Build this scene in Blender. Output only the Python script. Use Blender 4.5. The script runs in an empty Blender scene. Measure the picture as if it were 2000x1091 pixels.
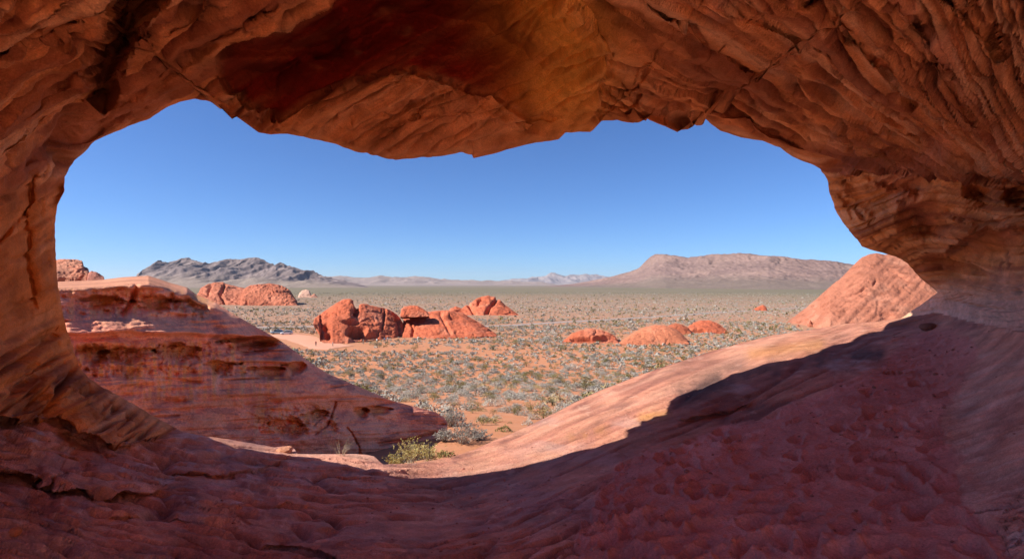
import bpy, bmesh, math, random
import numpy as np
from concurrent.futures import ThreadPoolExecutor

random.seed(7)
RNG = np.random.default_rng(11)
sc = bpy.context.scene
COL = sc.collection

# ------------------------------------------------------------------ camera
F = 1091.0            # focal length in pixels of a 2000 px wide frame
CX, HY = 1000.0, 555.0   # principal column and horizon row
cam_d = bpy.data.cameras.new('camera')
cam_d.sensor_width = 36.0
cam_d.lens = 36.0 * F / 2000.0
cam_d.shift_y = (HY - 545.5) / 2000.0
cam_d.clip_start = 0.05
cam_d.clip_end = 90000.0
cam = bpy.data.objects.new('camera', cam_d)
cam.location = (0, 0, 0)
cam.rotation_euler = (math.radians(90), 0, 0)
COL.objects.link(cam)
sc.camera = cam

# ------------------------------------------------------------------ sky, sun, exposure
SUN = np.array([-0.76, -0.16, 0.63]); SUN /= np.linalg.norm(SUN)
sun_el = math.asin(SUN[2])
sun_az = math.atan2(SUN[0], SUN[1])       # from +Y towards +X
world = bpy.data.worlds.new('World'); sc.world = world
world.use_nodes = True
wn = world.node_tree.nodes; wl = world.node_tree.links
bg = wn.get('Background') or wn.new('ShaderNodeBackground')
sky = wn.new('ShaderNodeTexSky')
sky.sky_type = 'NISHITA'; sky.sun_disc = False
sky.sun_elevation = sun_el
sky.sun_rotation = sun_az
sky.altitude = 2500; sky.air_density = 1.0; sky.dust_density = 0.0; sky.ozone_density = 3.0
tint = wn.new('ShaderNodeVectorMath'); tint.operation = 'MULTIPLY'      # deep desert blue, the same all over the sky
tint.inputs[1].default_value = (0.63, 0.90, 1.30)
wl.new(sky.outputs[0], tint.inputs[0]); wl.new(tint.outputs[0], bg.inputs[0])
bg.inputs[1].default_value = 0.05
sun_d = bpy.data.lights.new('sun', 'SUN')
sun_d.energy = 4.0; sun_d.angle = math.radians(0.53); sun_d.color = (1.0, 0.93, 0.84)
sun_o = bpy.data.objects.new('sun', sun_d)
from mathutils import Vector
sun_o.rotation_euler = Vector(-SUN).to_track_quat('-Z', 'Y').to_euler()
COL.objects.link(sun_o)
sc.view_settings.view_transform = 'Standard'
sc.view_settings.look = 'None'
sc.view_settings.exposure = 1.15
sc.view_settings.gamma = 1.0
sc.view_settings.use_curve_mapping = False
sc.render.engine = 'CYCLES'
sc.cycles.max_bounces = 7
sc.cycles.diffuse_bounces = 6
sc.cycles.glossy_bounces = 2
sc.cycles.transparent_max_bounces = 8
sc.cycles.use_denoising = True
sc.cycles.sample_clamp_indirect = 6.0

# ------------------------------------------------------------------ numpy helpers
_perm = np.random.default_rng(3).permutation(256).astype(np.int32)
_perm = np.concatenate([_perm, _perm, _perm[:4]])
_g = np.random.default_rng(5).normal(size=(256, 3)); _g /= np.linalg.norm(_g, axis=1)[:, None]
_g = _g.astype(np.float32)

_gx, _gy, _gz = [np.ascontiguousarray(_g[:, i]) for i in range(3)]
_pool = ThreadPoolExecutor(4)
def _noise_chunk(x, y, z, out):
    xi = np.floor(x); yi = np.floor(y); zi = np.floor(z)
    x = x - xi; y = y - yi; z = z - zi
    xi = xi.astype(np.int32) & 255; yi = yi.astype(np.int32) & 255; zi = zi.astype(np.int32) & 255
    u = x * x * x * (x * (x * 6 - 15) + 10); v = y * y * y * (y * (y * 6 - 15) + 10); w = z * z * z * (z * (z * 6 - 15) + 10)
    y1 = (yi + 1) & 255; z1 = (zi + 1) & 255
    acc = []
    for dx in (0, 1):
        a = _perm[(xi + dx) & 255]; X = x - dx; row = []
        for dy in (0, 1):
            b = _perm[a + (y1 if dy else yi)]; Yy = y - dy
            h = _perm[b + zi]; d0 = _gx[h] * X + _gy[h] * Yy + _gz[h] * z
            h = _perm[b + z1]; d1 = _gx[h] * X + _gy[h] * Yy + _gz[h] * (z - 1)
            row.append(d0 + w * (d1 - d0))
        acc.append(row[0] + v * (row[1] - row[0]))
    out[:] = (acc[0] + u * (acc[1] - acc[0])) * 1.4

def noise3(P):
    """Perlin gradient noise, about -0.8..0.8"""
    P = np.asarray(P, np.float32)
    sh = P.shape[:-1]
    Q = P.reshape(-1, 3)
    n = Q.shape[0]; out = np.empty(n, np.float32); st = 16384
    def job(s):
        q = Q[s:s + st]
        _noise_chunk(np.ascontiguousarray(q[:, 0]), np.ascontiguousarray(q[:, 1]), np.ascontiguousarray(q[:, 2]), out[s:s + st])
    list(_pool.map(job, range(0, n, st)))
    return out.reshape(sh)

def fbm(P, scale=1.0, octaves=4, gain=0.5, lac=2.03, off=0.0, ridged=False):
    P = np.asarray(P, np.float32) * np.float32(scale) + np.float32(off)
    a, s, out = 1.0, 0.0, 0.0
    for o in range(octaves):
        n = noise3(P)
        if ridged: n = 1 - 2 * np.abs(n)
        out = out + a * n
        s += a
        a *= gain
        P = P * lac + 17.3
    return out / s

def cell2(u, v, seed=0, jit=0.9):
    """2D cells: random value of the nearest cell and the distance to its border"""
    u = np.asarray(u, np.float32); v = np.asarray(v, np.float32)
    sh = u.shape; U = u.ravel(); Vv = v.ravel(); n = U.size
    rid = np.empty(n, np.float32); edge = np.empty(n, np.float32); st = 32768
    tb = np.random.default_rng(100 + seed).random((3, 256)).astype(np.float32)
    def job(s):
        x = U[s:s + st]; y = Vv[s:s + st]
        xi = np.floor(x).astype(np.int32); yi = np.floor(y).astype(np.int32)
        f1 = np.full(x.shape, 9.0, np.float32); f2 = f1.copy(); r = np.zeros_like(f1)
        for dx in (-1, 0, 1):
            for dy in (-1, 0, 1):
                h = _perm[_perm[(xi + dx) & 255] + ((yi + dy) & 255)]
                d = np.hypot(xi + dx + 0.5 + jit * (tb[0][h] - 0.5) - x, yi + dy + 0.5 + jit * (tb[1][h] - 0.5) - y)
                c = d < f1
                f2 = np.where(c, f1, np.minimum(f2, d)); r = np.where(c, tb[2][h], r); f1 = np.where(c, d, f1)
        rid[s:s + st] = r; edge[s:s + st] = f2 - f1
    list(_pool.map(job, range(0, n, st)))
    return rid.reshape(sh), edge.reshape(sh)

def n2(x, y, sx, sy=None, octaves=3, off=0.0, **k):
    sy = sx if sy is None else sy
    Q = np.stack([x / sx, y / sy, np.zeros_like(x) + 0.37], -1)
    return fbm(Q, 1.0, octaves, off=off, **k)

def sstep(a, b, x):
    t = np.clip((x - a) / (b - a), 0, 1)
    return t * t * (3 - 2 * t)

def pl_dist(px, py, pts, closed=False, reach=None):
    """distance to a polyline; with closed also inside test (negative inside)"""
    pts = np.asarray(pts, float)
    sh = px.shape
    x = px.ravel(); y = py.ravel()
    D = np.full(x.shape, 1e9)
    sel = np.arange(x.size)
    if reach is not None:
        lo = pts.min(0) - reach; hi = pts.max(0) + reach
        sel = np.nonzero((x > lo[0]) & (x < hi[0]) & (y > lo[1]) & (y < hi[1]))[0]
    xs = x[sel]; ys = y[sel]
    d = np.full(xs.shape, 1e9)
    inside = np.zeros(xs.shape, bool)
    n = len(pts)
    for i in range(n if closed else n - 1):
        ax, ay = pts[i]; bx, by = pts[(i + 1) % n]
        vx, vy = bx - ax, by - ay
        L = vx * vx + vy * vy + 1e-9
        t = np.clip(((xs - ax) * vx + (ys - ay) * vy) / L, 0, 1)
        q = (xs - ax - t * vx) ** 2 + (ys - ay - t * vy) ** 2
        np.minimum(d, q, out=d)
        if closed:
            c = ((ay > ys) != (by > ys)) & (xs < (bx - ax) * (ys - ay) / (by - ay + 1e-12) + ax)
            inside ^= c
    d = np.sqrt(d)
    if closed: d = np.where(inside, -d, d)
    D[sel] = d
    return D.reshape(sh)

def pix_dir(px, py):
    return np.stack([(px - CX) / F, np.ones_like(px), (HY - py) / F], -1)

def at(px, py, Y):
    return np.array([(px - CX) / F * Y, Y, (HY - py) / F * Y])

def grid_normals(P, wrap=False):
    if wrap:
        dv = np.roll(P, -1, 1) - np.roll(P, 1, 1)
    else:
        dv = np.gradient(P, axis=1)
    du = np.gradient(P, axis=0)
    n = np.cross(du, dv)
    n /= np.linalg.norm(n, axis=-1)[..., None] + 1e-12
    return n

def to_mesh(name, V, Fq, smooth=True, col=None, normals=None):
    me = bpy.data.meshes.new(name)
    V = np.ascontiguousarray(V, np.float32); Fq = np.ascontiguousarray(Fq, np.int32)
    k = Fq.shape[1]
    me.vertices.add(len(V)); me.vertices.foreach_set('co', V.ravel())
    me.loops.add(Fq.size); me.loops.foreach_set('vertex_index', Fq.ravel())
    me.polygons.add(len(Fq))
    me.polygons.foreach_set('loop_start', np.arange(0, Fq.size, k, dtype=np.int32))
    me.polygons.foreach_set('loop_total', np.full(len(Fq), k, np.int32))
    me.polygons.foreach_set('use_smooth', np.full(len(Fq), smooth, bool))
    me.update(calc_edges=True)
    if col is not None:
        a = me.color_attributes.new('Col', 'FLOAT_COLOR', 'POINT')
        c = np.ones((len(V), 4), np.float32); c[:, :3] = col
        a.data.foreach_set('color', c.ravel())
    if normals is not None:
        me.normals_split_custom_set_from_vertices(np.asarray(normals, np.float32))
    return me

def grid_faces(nr, nc, wrap=False):
    r = np.arange(nr - 1)[:, None]; c = np.arange(nc if wrap else nc - 1)[None, :]
    c2 = (c + 1) % nc
    a = r * nc + c; b = r * nc + c2; d = (r + 1) * nc + c; e = (r + 1) * nc + c2
    return np.stack([a, d, e, b], -1).reshape(-1, 4)

def link(name, me, mat=None, parent=None):
    o = bpy.data.objects.new(name, me); COL.objects.link(o)
    if mat is not None and me is not None: me.materials.clear(); me.materials.append(mat)
    if parent is not None: o.parent = parent
    return o

def tag(o, label, cat, group=None):
    o['label'] = label; o['category'] = cat
    if group: o['group'] = group
    return o

def struct(o, label=None):
    o['kind'] = 'structure'
    if label: o['label'] = label
    return o

def empty(name, loc=(0, 0, 0), rz=0.0):
    o = bpy.data.objects.new(name, None); COL.objects.link(o)
    o.location = loc; o.rotation_euler = (0, 0, rz); o.empty_display_size = 0.3
    return o

# ------------------------------------------------------------------ materials
def rock_mat(name, grain=60.0, bump=0.25, bdist=0.02, var=0.35, big=1.5, strat=0.0, strat_s=6.0, rough=0.92):
    m = bpy.data.materials.new(name); m.use_nodes = True
    nt = m.node_tree; n = nt.nodes; l = nt.links
    bs = n['Principled BSDF']
    bs.inputs['Roughness'].default_value = rough
    bs.inputs['Specular IOR Level'].default_value = 0.12
    tc = n.new('ShaderNodeTexCoord')
    at_ = n.new('ShaderNodeAttribute'); at_.attribute_name = 'Col'
    na = n.new('ShaderNodeTexNoise'); na.inputs['Scale'].default_value = big; na.inputs['Detail'].default_value = 8
    na.inputs['Roughness'].default_value = 0.65
    nb = n.new('ShaderNodeTexNoise'); nb.inputs['Scale'].default_value = grain; nb.inputs['Detail'].default_value = 5
    nb.inputs['Roughness'].default_value = 0.7
    l.new(tc.outputs['Object'], na.inputs['Vector']); l.new(tc.outputs['Object'], nb.inputs['Vector'])
    mr = n.new('ShaderNodeMapRange'); mr.inputs['From Min'].default_value = 0.25; mr.inputs['From Max'].default_value = 0.75
    mr.inputs['To Min'].default_value = 1 - var; mr.inputs['To Max'].default_value = 1 + var
    l.new(na.outputs['Fac'], mr.inputs['Value'])
    mr2 = n.new('ShaderNodeMapRange'); mr2.inputs['From Min'].default_value = 0.3; mr2.inputs['From Max'].default_value = 0.7
    mr2.inputs['To Min'].default_value = 0.74; mr2.inputs['To Max'].default_value = 1.22
    l.new(nb.outputs['Fac'], mr2.inputs['Value'])
    mu = n.new('ShaderNodeMath'); mu.operation = 'MULTIPLY'
    l.new(mr.outputs[0], mu.inputs[0]); l.new(mr2.outputs[0], mu.inputs[1])
    vm = n.new('ShaderNodeVectorMath'); vm.operation = 'SCALE'
    l.new(at_.outputs['Color'], vm.inputs[0]); l.new(mu.outputs[0], vm.inputs['Scale'])
    l.new(vm.outputs[0], bs.inputs['Base Color'])
    bp = n.new('ShaderNodeBump'); bp.inputs['Strength'].default_value = bump; bp.inputs['Distance'].default_value = bdist
    nc = n.new('ShaderNodeTexNoise'); nc.inputs['Scale'].default_value = grain * 0.28; nc.inputs['Detail'].default_value = 9
    nc.inputs['Roughness'].default_value = 0.68
    l.new(tc.outputs['Object'], nc.inputs['Vector'])
    l.new(nc.outputs['Fac'], bp.inputs['Height']); l.new(bp.outputs[0], bs.inputs['Normal'])
    return m

def plain_mat(name, col, rough=0.9, metal=0.0, attr=False, spec=0.2):
    m = bpy.data.materials.new(name); m.use_nodes = True
    bs = m.node_tree.nodes['Principled BSDF']
    bs.inputs['Base Color'].default_value = (*col, 1)
    bs.inputs['Roughness'].default_value = rough; bs.inputs['Metallic'].default_value = metal
    bs.inputs['Specular IOR Level'].default_value = spec
    n = m.node_tree.nodes; l = m.node_tree.links
    nz = n.new('ShaderNodeTexNoise'); nz.inputs['Scale'].default_value = 6.0; nz.inputs['Detail'].default_value = 3
    mr = n.new('ShaderNodeMapRange'); mr.inputs['To Min'].default_value = 0.85; mr.inputs['To Max'].default_value = 1.15
    l.new(nz.outputs['Fac'], mr.inputs['Value'])
    vm = n.new('ShaderNodeVectorMath'); vm.operation = 'SCALE'
    if attr:
        a = n.new('ShaderNodeAttribute'); a.attribute_name = 'Col'; l.new(a.outputs['Color'], vm.inputs[0])
    else:
        vm.inputs[0].default_value = col
    l.new(mr.outputs[0], vm.inputs['Scale'])
    l.new(vm.outputs[0], bs.inputs['Base Color'])
    return m

M_CAVE = rock_mat('cave_sandstone', grain=75, bump=1.0, bdist=0.03, var=0.38, big=3.2)
M_FLOOR = rock_mat('floor_sandstone', grain=80, bump=1.0, bdist=0.028, var=0.36, big=3.0)
M_SAND = rock_mat('loose_sand', grain=70, bump=1.0, bdist=0.026, var=0.20, big=3.0)
M_HILL = rock_mat('hill_sandstone', grain=12, bump=0.9, bdist=0.12, var=0.34, big=0.45)
M_ROCK = rock_mat('plain_sandstone', grain=2.0, bump=1.0, bdist=0.8, var=0.25, big=0.08)
M_MOUNT = rock_mat('mountain_rock', grain=0.05, bump=0.5, bdist=8.0, var=0.16, big=0.004)
#---SECTION2---
# ================================================================== THE CAVE
# The alcove is one closed rock shell around the place where the photographer stands:
# rim of the mouth -> walls, roof and floor -> back wall; and rim -> outer rock face.
RIM = [(1831,571),(1798,595),(1757,621),(1722,627),(1650,632),(1573,645),(1500,656),(1390,685),(1280,721),(1170,762),
 (1060,817),(1001,845),(926,877),(880,892),(830,901),(790,906),(760,905),(750,906),(744,902),(732,891),(712,886),(640,886),(581,886),
 (576,874),(552,870),(536,872),(472,860),(400,851),(360,843),(332,828),(285,802),(250,782),(205,757),(172,738),(160,722),(146,690),
 (132,645),(120,595),(113,545),(109,490),(108,435),(113,402),(126,375),(127,345),(148,320),(158,306),(186,275),(200,268),(250,248),
 (292,231),(322,211),(350,199),(375,194),(402,195),(430,204),(460,226),(482,244),(500,257),(530,263),(564,262),(620,274),(652,280),
 (692,296),(740,306),(772,314),(796,309),(840,306),(900,299),(922,302),(925,308),(944,305),(1020,286),(1092,272),(1105,259),(1155,259),
 (1159,247),(1176,237),(1204,236),(1244,242),(1253,239),(1257,229),(1268,236),(1296,246),(1324,258),(1333,250),(1339,226),(1355,219),(1369,225),
 (1386,241),(1406,256),(1447,270),(1489,276),(1522,289),(1550,307),(1583,320),(1600,330),(1616,350),(1621,379),(1631,412),(1650,440),(1674,467),
 (1683,481),(1706,489),(1752,502),(1770,513),(1798,543),(1821,562)]
CTRL = [
 # roof and walls
 (0,0,3.2),(250,0,3.6),(500,0,4.0),(750,0,4.5),(1000,0,4.5),(1200,0,4.3),(1400,0,4.0),(1700,0,3.6),(2000,0,3.2),
 (0,200,3.7),(250,150,4.6),(400,130,5.0),(402,195,5.8),(465,228,5.8),(0,400,4.3),(0,600,4.7),(0,760,4.7),(60,500,5.2),
 (108,450,6.0),(112,560,6.0),(150,320,6.0),(190,270,6.1),(250,250,6.12),(330,212,5.95),(165,735,6.2),(250,790,6.3),(330,835,6.6),
 (530,262,5.95),(640,280,6.2),(770,312,6.2),(925,305,6.3),(1060,270,6.7),(1160,245,7.2),(1335,250,7.5),(1350,222,7.7),(1440,265,7.8),
 (1540,300,8.0),(1620,360,8.2),(1680,480,8.7),(1780,515,9.1),(1830,573,9.9),
 (540,150,5.15),(700,100,5.1),(900,100,5.1),(900,200,5.6),(1100,130,5.5),(1300,100,5.2),(1500,150,5.3),(1600,220,6.0),(1800,200,4.6),
 (2000,200,3.9),(1750,320,6.3),(1900,320,5.3),(2000,340,4.7),(1850,420,6.8),(2000,450,5.3),(1850,520,8.2),(1930,540,7.0),(2000,560,5.9),
 (1900,600,8.0),(2000,620,5.7),
 # floor
 (2000,750,4.3),(2000,900,3.35),(2000,1091,2.7),(1700,1091,2.95),(1400,1091,3.2),(1000,1091,3.5),(700,1091,3.45),(400,1091,3.3),(0,1091,2.9),
 (0,950,3.6),(0,850,4.2),(150,950,4.0),(150,880,4.7),(300,900,5.3),(300,1000,4.0),(450,930,5.6),(600,960,5.6),(600,900,7.1),(735,892,7.9),
 (800,905,8.4),(850,930,7.5),(1000,1000,5.0),(1000,915,7.1),(1300,810,7.2),(1300,950,4.6),(1500,900,5.0),(1500,760,7.3),(1700,900,4.5),
 (1700,750,6.5),(1745,642,9.3),(1850,700,6.9),(1900,640,7.6),(1880,850,4.5),(860,897,8.9),(926,877,9.7),(1001,846,10.3),(1100,797,10.8),
 (1170,763,11.0),(1280,722,11.9),(1390,686,12.5),(1500,657,13.0),(1600,640,13.2),(1650,632,13.0),(1720,627,12.4),(1600,662,10.0),(1680,648,9.8),(1000,880,8.6),(1150,825,8.6),(1300,750,9.0),
 (1500,690,9.4),(560,872,7.8),(430,856,7.2),(1800,597,10.6),(1757,622,11.6),
]
NA, NR, NO = 2250, 220, 26          # around the rim, rim -> picture edge, picture edge -> back wall
cpx, cpy = 900.0, 560.0
rp = np.array(RIM, float)
# resample the outline and read it as radius over angle around the middle of the mouth
seg = np.concatenate([[rp[i] + (rp[(i + 1) % len(rp)] - rp[i]) * t for t in np.linspace(0, 1, 24, endpoint=False)[:, None]] for i in range(len(rp))]).reshape(-1, 2)
ang = np.unwrap(np.arctan2(-(seg[:, 1] - cpy), seg[:, 0] - cpx))
rad = np.hypot(seg[:, 0] - cpx, seg[:, 1] - cpy)
a0 = ang[0]; ang = ang - a0
sgn = np.sign(ang[-1]); ang = np.abs(ang)
keep = [0]
for i in range(1, len(ang)):
    if ang[i] > ang[keep[-1]] + 1e-5: keep.append(i)
ang = np.append(ang[keep], 2 * math.pi); rad = np.append(rad[keep], rad[0])
phi = np.linspace(0, 2 * math.pi, NA, endpoint=False)
rr = np.interp(phi, ang, rad)
phw = a0 + sgn * phi
cph, sph = np.cos(phw), -np.sin(phw)
# small breaks along the stone lip
jx = cpx + rr * cph; jy = cpy + rr * sph
rough_lip = np.where(jy < 560, 1.0, 0.35)
rr = rr + rough_lip * (2.2 * n2(jx, jy, 26, octaves=4, off=3.1) + 3.0 * n2(jx, jy, 70, octaves=2, off=9.0))
# picture edge with a margin
tx = np.where(cph > 0, (2070 - cpx) / np.maximum(cph, 1e-6), (-70 - cpx) / np.minimum(cph, -1e-6))
ty = np.where(sph > 0, (1160 - cpy) / np.maximum(sph, 1e-6), (-70 - cpy) / np.minimum(sph, -1e-6))
re = np.minimum(tx, ty)
t = np.linspace(0, 1, NR) ** 1.12
R = rr[None, :] + (re - rr)[None, :] * t[:, None]
px = cpx + R * cph[None, :]; py = cpy + R * sph[None, :]

# smooth base: thin plate spline on inverse depth (planes stay planes)
C = np.array(CTRL, float)
def tps_fit(C, lam=2e-3):
    X = C[:, :2] / 1000.0; w = 1.0 / C[:, 2]
    d = np.linalg.norm(X[:, None] - X[None], axis=-1)
    K = np.where(d > 0, d * d * np.log(d + 1e-12), 0) + lam * np.eye(len(X))
    A = np.concatenate([np.ones((len(X), 1)), X], 1)
    T = np.block([[K, A], [A.T, np.zeros((3, 3))]])
    return X, np.linalg.solve(T, np.concatenate([w, np.zeros(3)]))
_X, _S = tps_fit(C)
def depth(px, py):
    x = np.clip(px, -70, 2070).ravel() / 1000; y = np.clip(py, -70, 1160).ravel() / 1000
    out = np.empty(x.shape)
    for s in range(0, x.size, 60000):
        d2 = (x[s:s+60000, None] - _X[None, :, 0]) ** 2 + (y[s:s+60000, None] - _X[None, :, 1]) ** 2
        k = 0.5 * d2 * np.log(d2 + 1e-12)
        out[s:s+60000] = k @ _S[:-3] + _S[-3] + _S[-2] * x[s:s+60000] + _S[-1] * y[s:s+60000]
    return (1.0 / np.clip(out, 0.07, 0.5)).reshape(np.shape(px))
Yd = depth(px, py)

# ---- which rock is where (picture rows/columns only name the place on the shell)
FLOOR_LINE = [(-80,800),(0,812),(46,818),(115,812),(140,830),(200,858),(257,863),(320,843),(345,836)]
WALL_FOOT = [(1757,621),(1830,610),(1900,628),(1960,640),(2080,655)]
fl_y = np.interp(px, [p[0] for p in FLOOR_LINE] + [1740] + [p[0] for p in WALL_FOOT], [p[1] for p in FLOOR_LINE] + [615] + [p[1] for p in WALL_FOOT])
is_floor = py > fl_y
SANDP = [(1130,1170),(1120,1040),(1170,960),(1215,900),(1330,865),(1450,815),(1560,785),(1690,735),(1745,690),(1800,650),(1850,640),(1905,668),(1915,705),(1880,760),
         (1840,815),(1832,860),(1870,900),(1862,950),(1900,1000),(1960,1040),(1985,1170)]
sd_sand = pl_dist(px, py, SANDP, True) + 38 * n2(px, py, 70, octaves=5, off=2.2, gain=0.6) + 5 * n2(px, py, 14, octaves=2)
m_sand = sstep(10, -14, sd_sand)

wob = 7 * n2(px, py, 45, octaves=4, off=5.5) + 3 * n2(px, py, 11, octaves=2, off=1.0)
BRK = 0.55 + 0.9 * np.clip(n2(px, py, 60, octaves=2, off=7.7) + 0.2, 0, 1)
dr = np.zeros_like(px)      # change of distance from the eye point, metres
hue = {}
def recess(poly, amp, w, w2=None, reach=160, k=1.0):
    """push a patch back (amp > 0) or forward (amp < 0), soft inside edge w, returns mask"""
    global dr
    d = pl_dist(px, py, poly, True, reach=reach) + wob * k
    m = sstep(w * 0.35, -w, d)
    dr = dr + amp * m
    return m
def groove(line, depth_, w, reach=60, k=1.0, side=0.0):
    global dr
    d = pl_dist(px + 0.8 * wob * k, py + 0.6 * wob * k, line, False, reach=reach)
    m = np.exp(-(d / w) ** 2)
    dr = dr + 1.5 * depth_ * m * BRK
    return m
def fault(line, amp, w, fade, reach=260, k=1.0):
    """an edge along a line: rock on the right-hand side (picture) of the line is set back by amp right at the edge, easing out over fade px"""
    global dr
    pts = np.asarray(line, float)
    lo = pts.min(0) - reach; hi = pts.max(0) + reach
    sel = np.nonzero((px > lo[0]) & (px < hi[0]) & (py > lo[1]) & (py < hi[1]))
    x, y = px[sel], py[sel]
    s = np.zeros_like(x); best = np.full(x.shape, 1e18)
    for i in range(len(pts) - 1):
        ax, ay = pts[i]; bx, by = pts[i + 1]
        vx, vy = bx - ax, by - ay; L = vx * vx + vy * vy
        tt = np.clip(((x - ax) * vx + (y - ay) * vy) / L, 0, 1)
        q = (x - ax - tt * vx) ** 2 + (y - ay - tt * vy) ** 2
        c = vx * (y - ay) - vy * (x - ax)
        up = q < best; best = np.where(up, q, best); s = np.where(up, c, s)
    sd = np.sqrt(best) * np.where(s > 0, 1, -1) + wob[sel] * k
    L = np.hypot(*(pts[-1] - pts[0]))
    e0 = np.hypot(x - pts[0, 0], y - pts[0, 1]); e1 = np.hypot(x - pts[-1, 0], y - pts[-1, 1])
    en = sstep(0, min(70, L * 0.3), e0) * sstep(0, min(70, L * 0.3), e1)
    v0 = pts[0] - pts[1]; v0 = v0 / np.hypot(*v0); v1 = pts[-1] - pts[-2]; v1 = v1 / np.hypot(*v1)
    o0 = (x - pts[0, 0]) * v0[0] + (y - pts[0, 1]) * v0[1]; o1 = (x - pts[-1, 0]) * v1[0] + (y - pts[-1, 1]) * v1[1]
    en = en * sstep(0, -40, o0 - 20) ** 0.5 * sstep(0, -40, o1 - 20) ** 0.5 if L > 120 else en * sstep(10, -20, o0) * sstep(10, -20, o1)
    m = sstep(-w, w, sd) * np.exp(-np.maximum(sd, 0) / fade) * en
    m = m * sstep(1.0, 0.5, np.abs(sd) / reach)
    dr[sel] += amp * m
    return m

# -- roof: the smooth dark hollow in the middle and its stepped edges
ALC = [(660,-90),(640,8),(600,27),(560,50),(500,64),(455,78),(425,110),(420,150),(450,190),(500,225),(542,246),(600,208),(690,166),(745,148),(800,145),(880,168),(925,186),
       (965,192),(1010,226),(1036,246),(1085,248),(1128,230),(1158,190),(1172,140),(1176,104),(1130,60),(1085,20),(1050,-90)]
d_alc = pl_dist(px, py, ALC, True) + 0.6 * wob
m_alc = sstep(3, -150, d_alc)
dr += 1.2 * m_alc * (1 - 0.65 * sstep(930, 1090, px)) + (0.35 + 0.45 * sstep(700, 600, px) * sstep(120, 90, py)) * sstep(2, -9, d_alc) * sstep(1150, 1000, px)
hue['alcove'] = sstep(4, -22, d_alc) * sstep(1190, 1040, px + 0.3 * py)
# fin on its right side: a raised fold, painted orange for its glow
FIN = [(1095,-20),(1150,45),(1188,92),(1180,150),(1172,200),(1160,240)]
d_fin = pl_dist(px, py, FIN, False, reach=200)
dr += -0.30 * np.exp(-(d_fin / 30) ** 2)
hue['fin'] = np.exp(-(pl_dist(px, py, [(1040,10),(1090,60),(1120,110),(1100,170)], False, reach=400) / 95) ** 2)
fault([(1105,-30),(1150,30),(1190,90),(1183,150),(1172,215),(1162,250)], -0.22, 5, 60)
# hanging slab below the hollow
SLAB = [(545,250),(600,210),(690,168),(745,150),(800,147),(880,170),(925,186),(1010,228),(1060,268),(1010,300),(925,330),(770,340),(640,310)]
d_slab = pl_dist(px, py, SLAB, True, reach=150) + wob
m_slab = sstep(6, -25, d_slab)
dr += -0.16 * m_slab
fault([(560,240),(640,235),(760,215),(850,190),(925,190)], 0.16, 6, 70)
fault([(700,275),(790,240),(880,225),(960,228)], -0.10, 5, 60)
fault([(840,300),(900,255),(960,240),(1040,262)], 0.09, 4, 40)
# broken blocks at the right of the fin
recess([(1250,160),(1350,195),(1345,250),(1330,265),(1260,245),(1235,200)], 0.30, 10)
recess([(1195,110),(1260,130),(1250,165),(1215,185),(1190,170)], 0.16, 8)
for ln in ([(1200,190),(1240,170),(1262,150)], [(1195,215),(1235,205),(1250,185)], [(1215,160),(1235,190),(1228,225)], [(1170,225),(1185,200),(1190,170)]):
    groove(ln, 0.16, 4)
# lip band under the right-hand roof
fault([(1195,95),(1300,150),(1400,215),(1470,245),(1540,285),(1600,300)], -0.10, 6, 60)
fault([(1605,300),(1540,283),(1470,248),(1400,222),(1350,200)], 0.35, 6, 120)
# long fissures in the roof
groove([(1235,-10),(1300,32),(1350,72),(1410,110),(1455,138)], 0.22, 4.5)
groove([(1370,0),(1440,40),(1520,70),(1600,105)], 0.10, 5)
groove([(1455,138),(1530,180),(1600,205),(1680,250)], 0.10, 5)
groove([(1700,265),(1745,262),(1790,272)], 0.09, 3)
for (x0, y0, x1, y1, dd) in ((1620,70,1740,150,.12),(1700,120,1780,210,.12),(1650,180,1760,260,.10),(1780,40,1860,150,.12),(1560,10,1660,60,.10),(1820,120,1900,240,.12),
                             (1500,60,1590,120,.10),(1440,70,1560,150,.08),(1560,170,1640,220,.09),(1850,0,1950,120,.12),(1740,270,1840,320,.08)):
    groove([(x0, y0), ((x0 + x1) / 2, (y0 + y1) / 2 - 6), (x1, y1)], dd, 5)
# right wall: overhang, pockets, scalloped wall
fault([(2080,372),(1980,358),(1880,352),(1800,345),(1720,338),(1650,350),(1612,335)], -0.75, 8, 70)
recess([(1640,352),(1700,344),(1755,380),(1745,420),(1700,440),(1660,400)], 0.45, 26)
recess([(1690,347),(1800,347),(1830,362),(1790,390),(1740,380)], 0.60, 20)
recess([(1755,392),(1830,380),(1872,402),(1855,452),(1805,475),(1758,455)], 0.60, 30)
recess([(1880,356),(1940,354),(1952,388),(1915,404),(1885,388)], 0.50, 20)
recess([(1958,360),(2015,358),(2035,398),(1988,414),(1962,394)], 0.50, 20)
recess([(1850,408),(1930,396),(1965,440),(1905,462),(1862,444)], 0.45, 24)
recess([(1900,470),(1990,455),(2060,480),(2040,540),(1950,545),(1905,515)], 0.35, 30)
BELLY = [(1632,412),(1660,445),(1685,478),(1745,498),(1800,505),(1850,500),(1885,470),(1930,450),(2080,440)]
dr_b = dr.copy()
fault([(p[0], p[1]) for p in BELLY], 1.15, 7, 150)
d_bel = pl_dist(px, py, [(1660,425),(1720,465),(1800,480),(1860,470),(1910,430),(2080,415)], False, reach=200)
dr += -0.45 * np.exp(-(d_bel / 38) ** 2)
dr = dr_b + (dr - dr_b) * sstep(10, 90, R - rr[None, :])
for ln in ([(1655,395),(1690,430),(1740,470),(1790,490)], [(1760,470),(1800,450),(1840,460)], [(1640,380),(1665,425)]):
    groove(ln, 0.12, 5)
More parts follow.
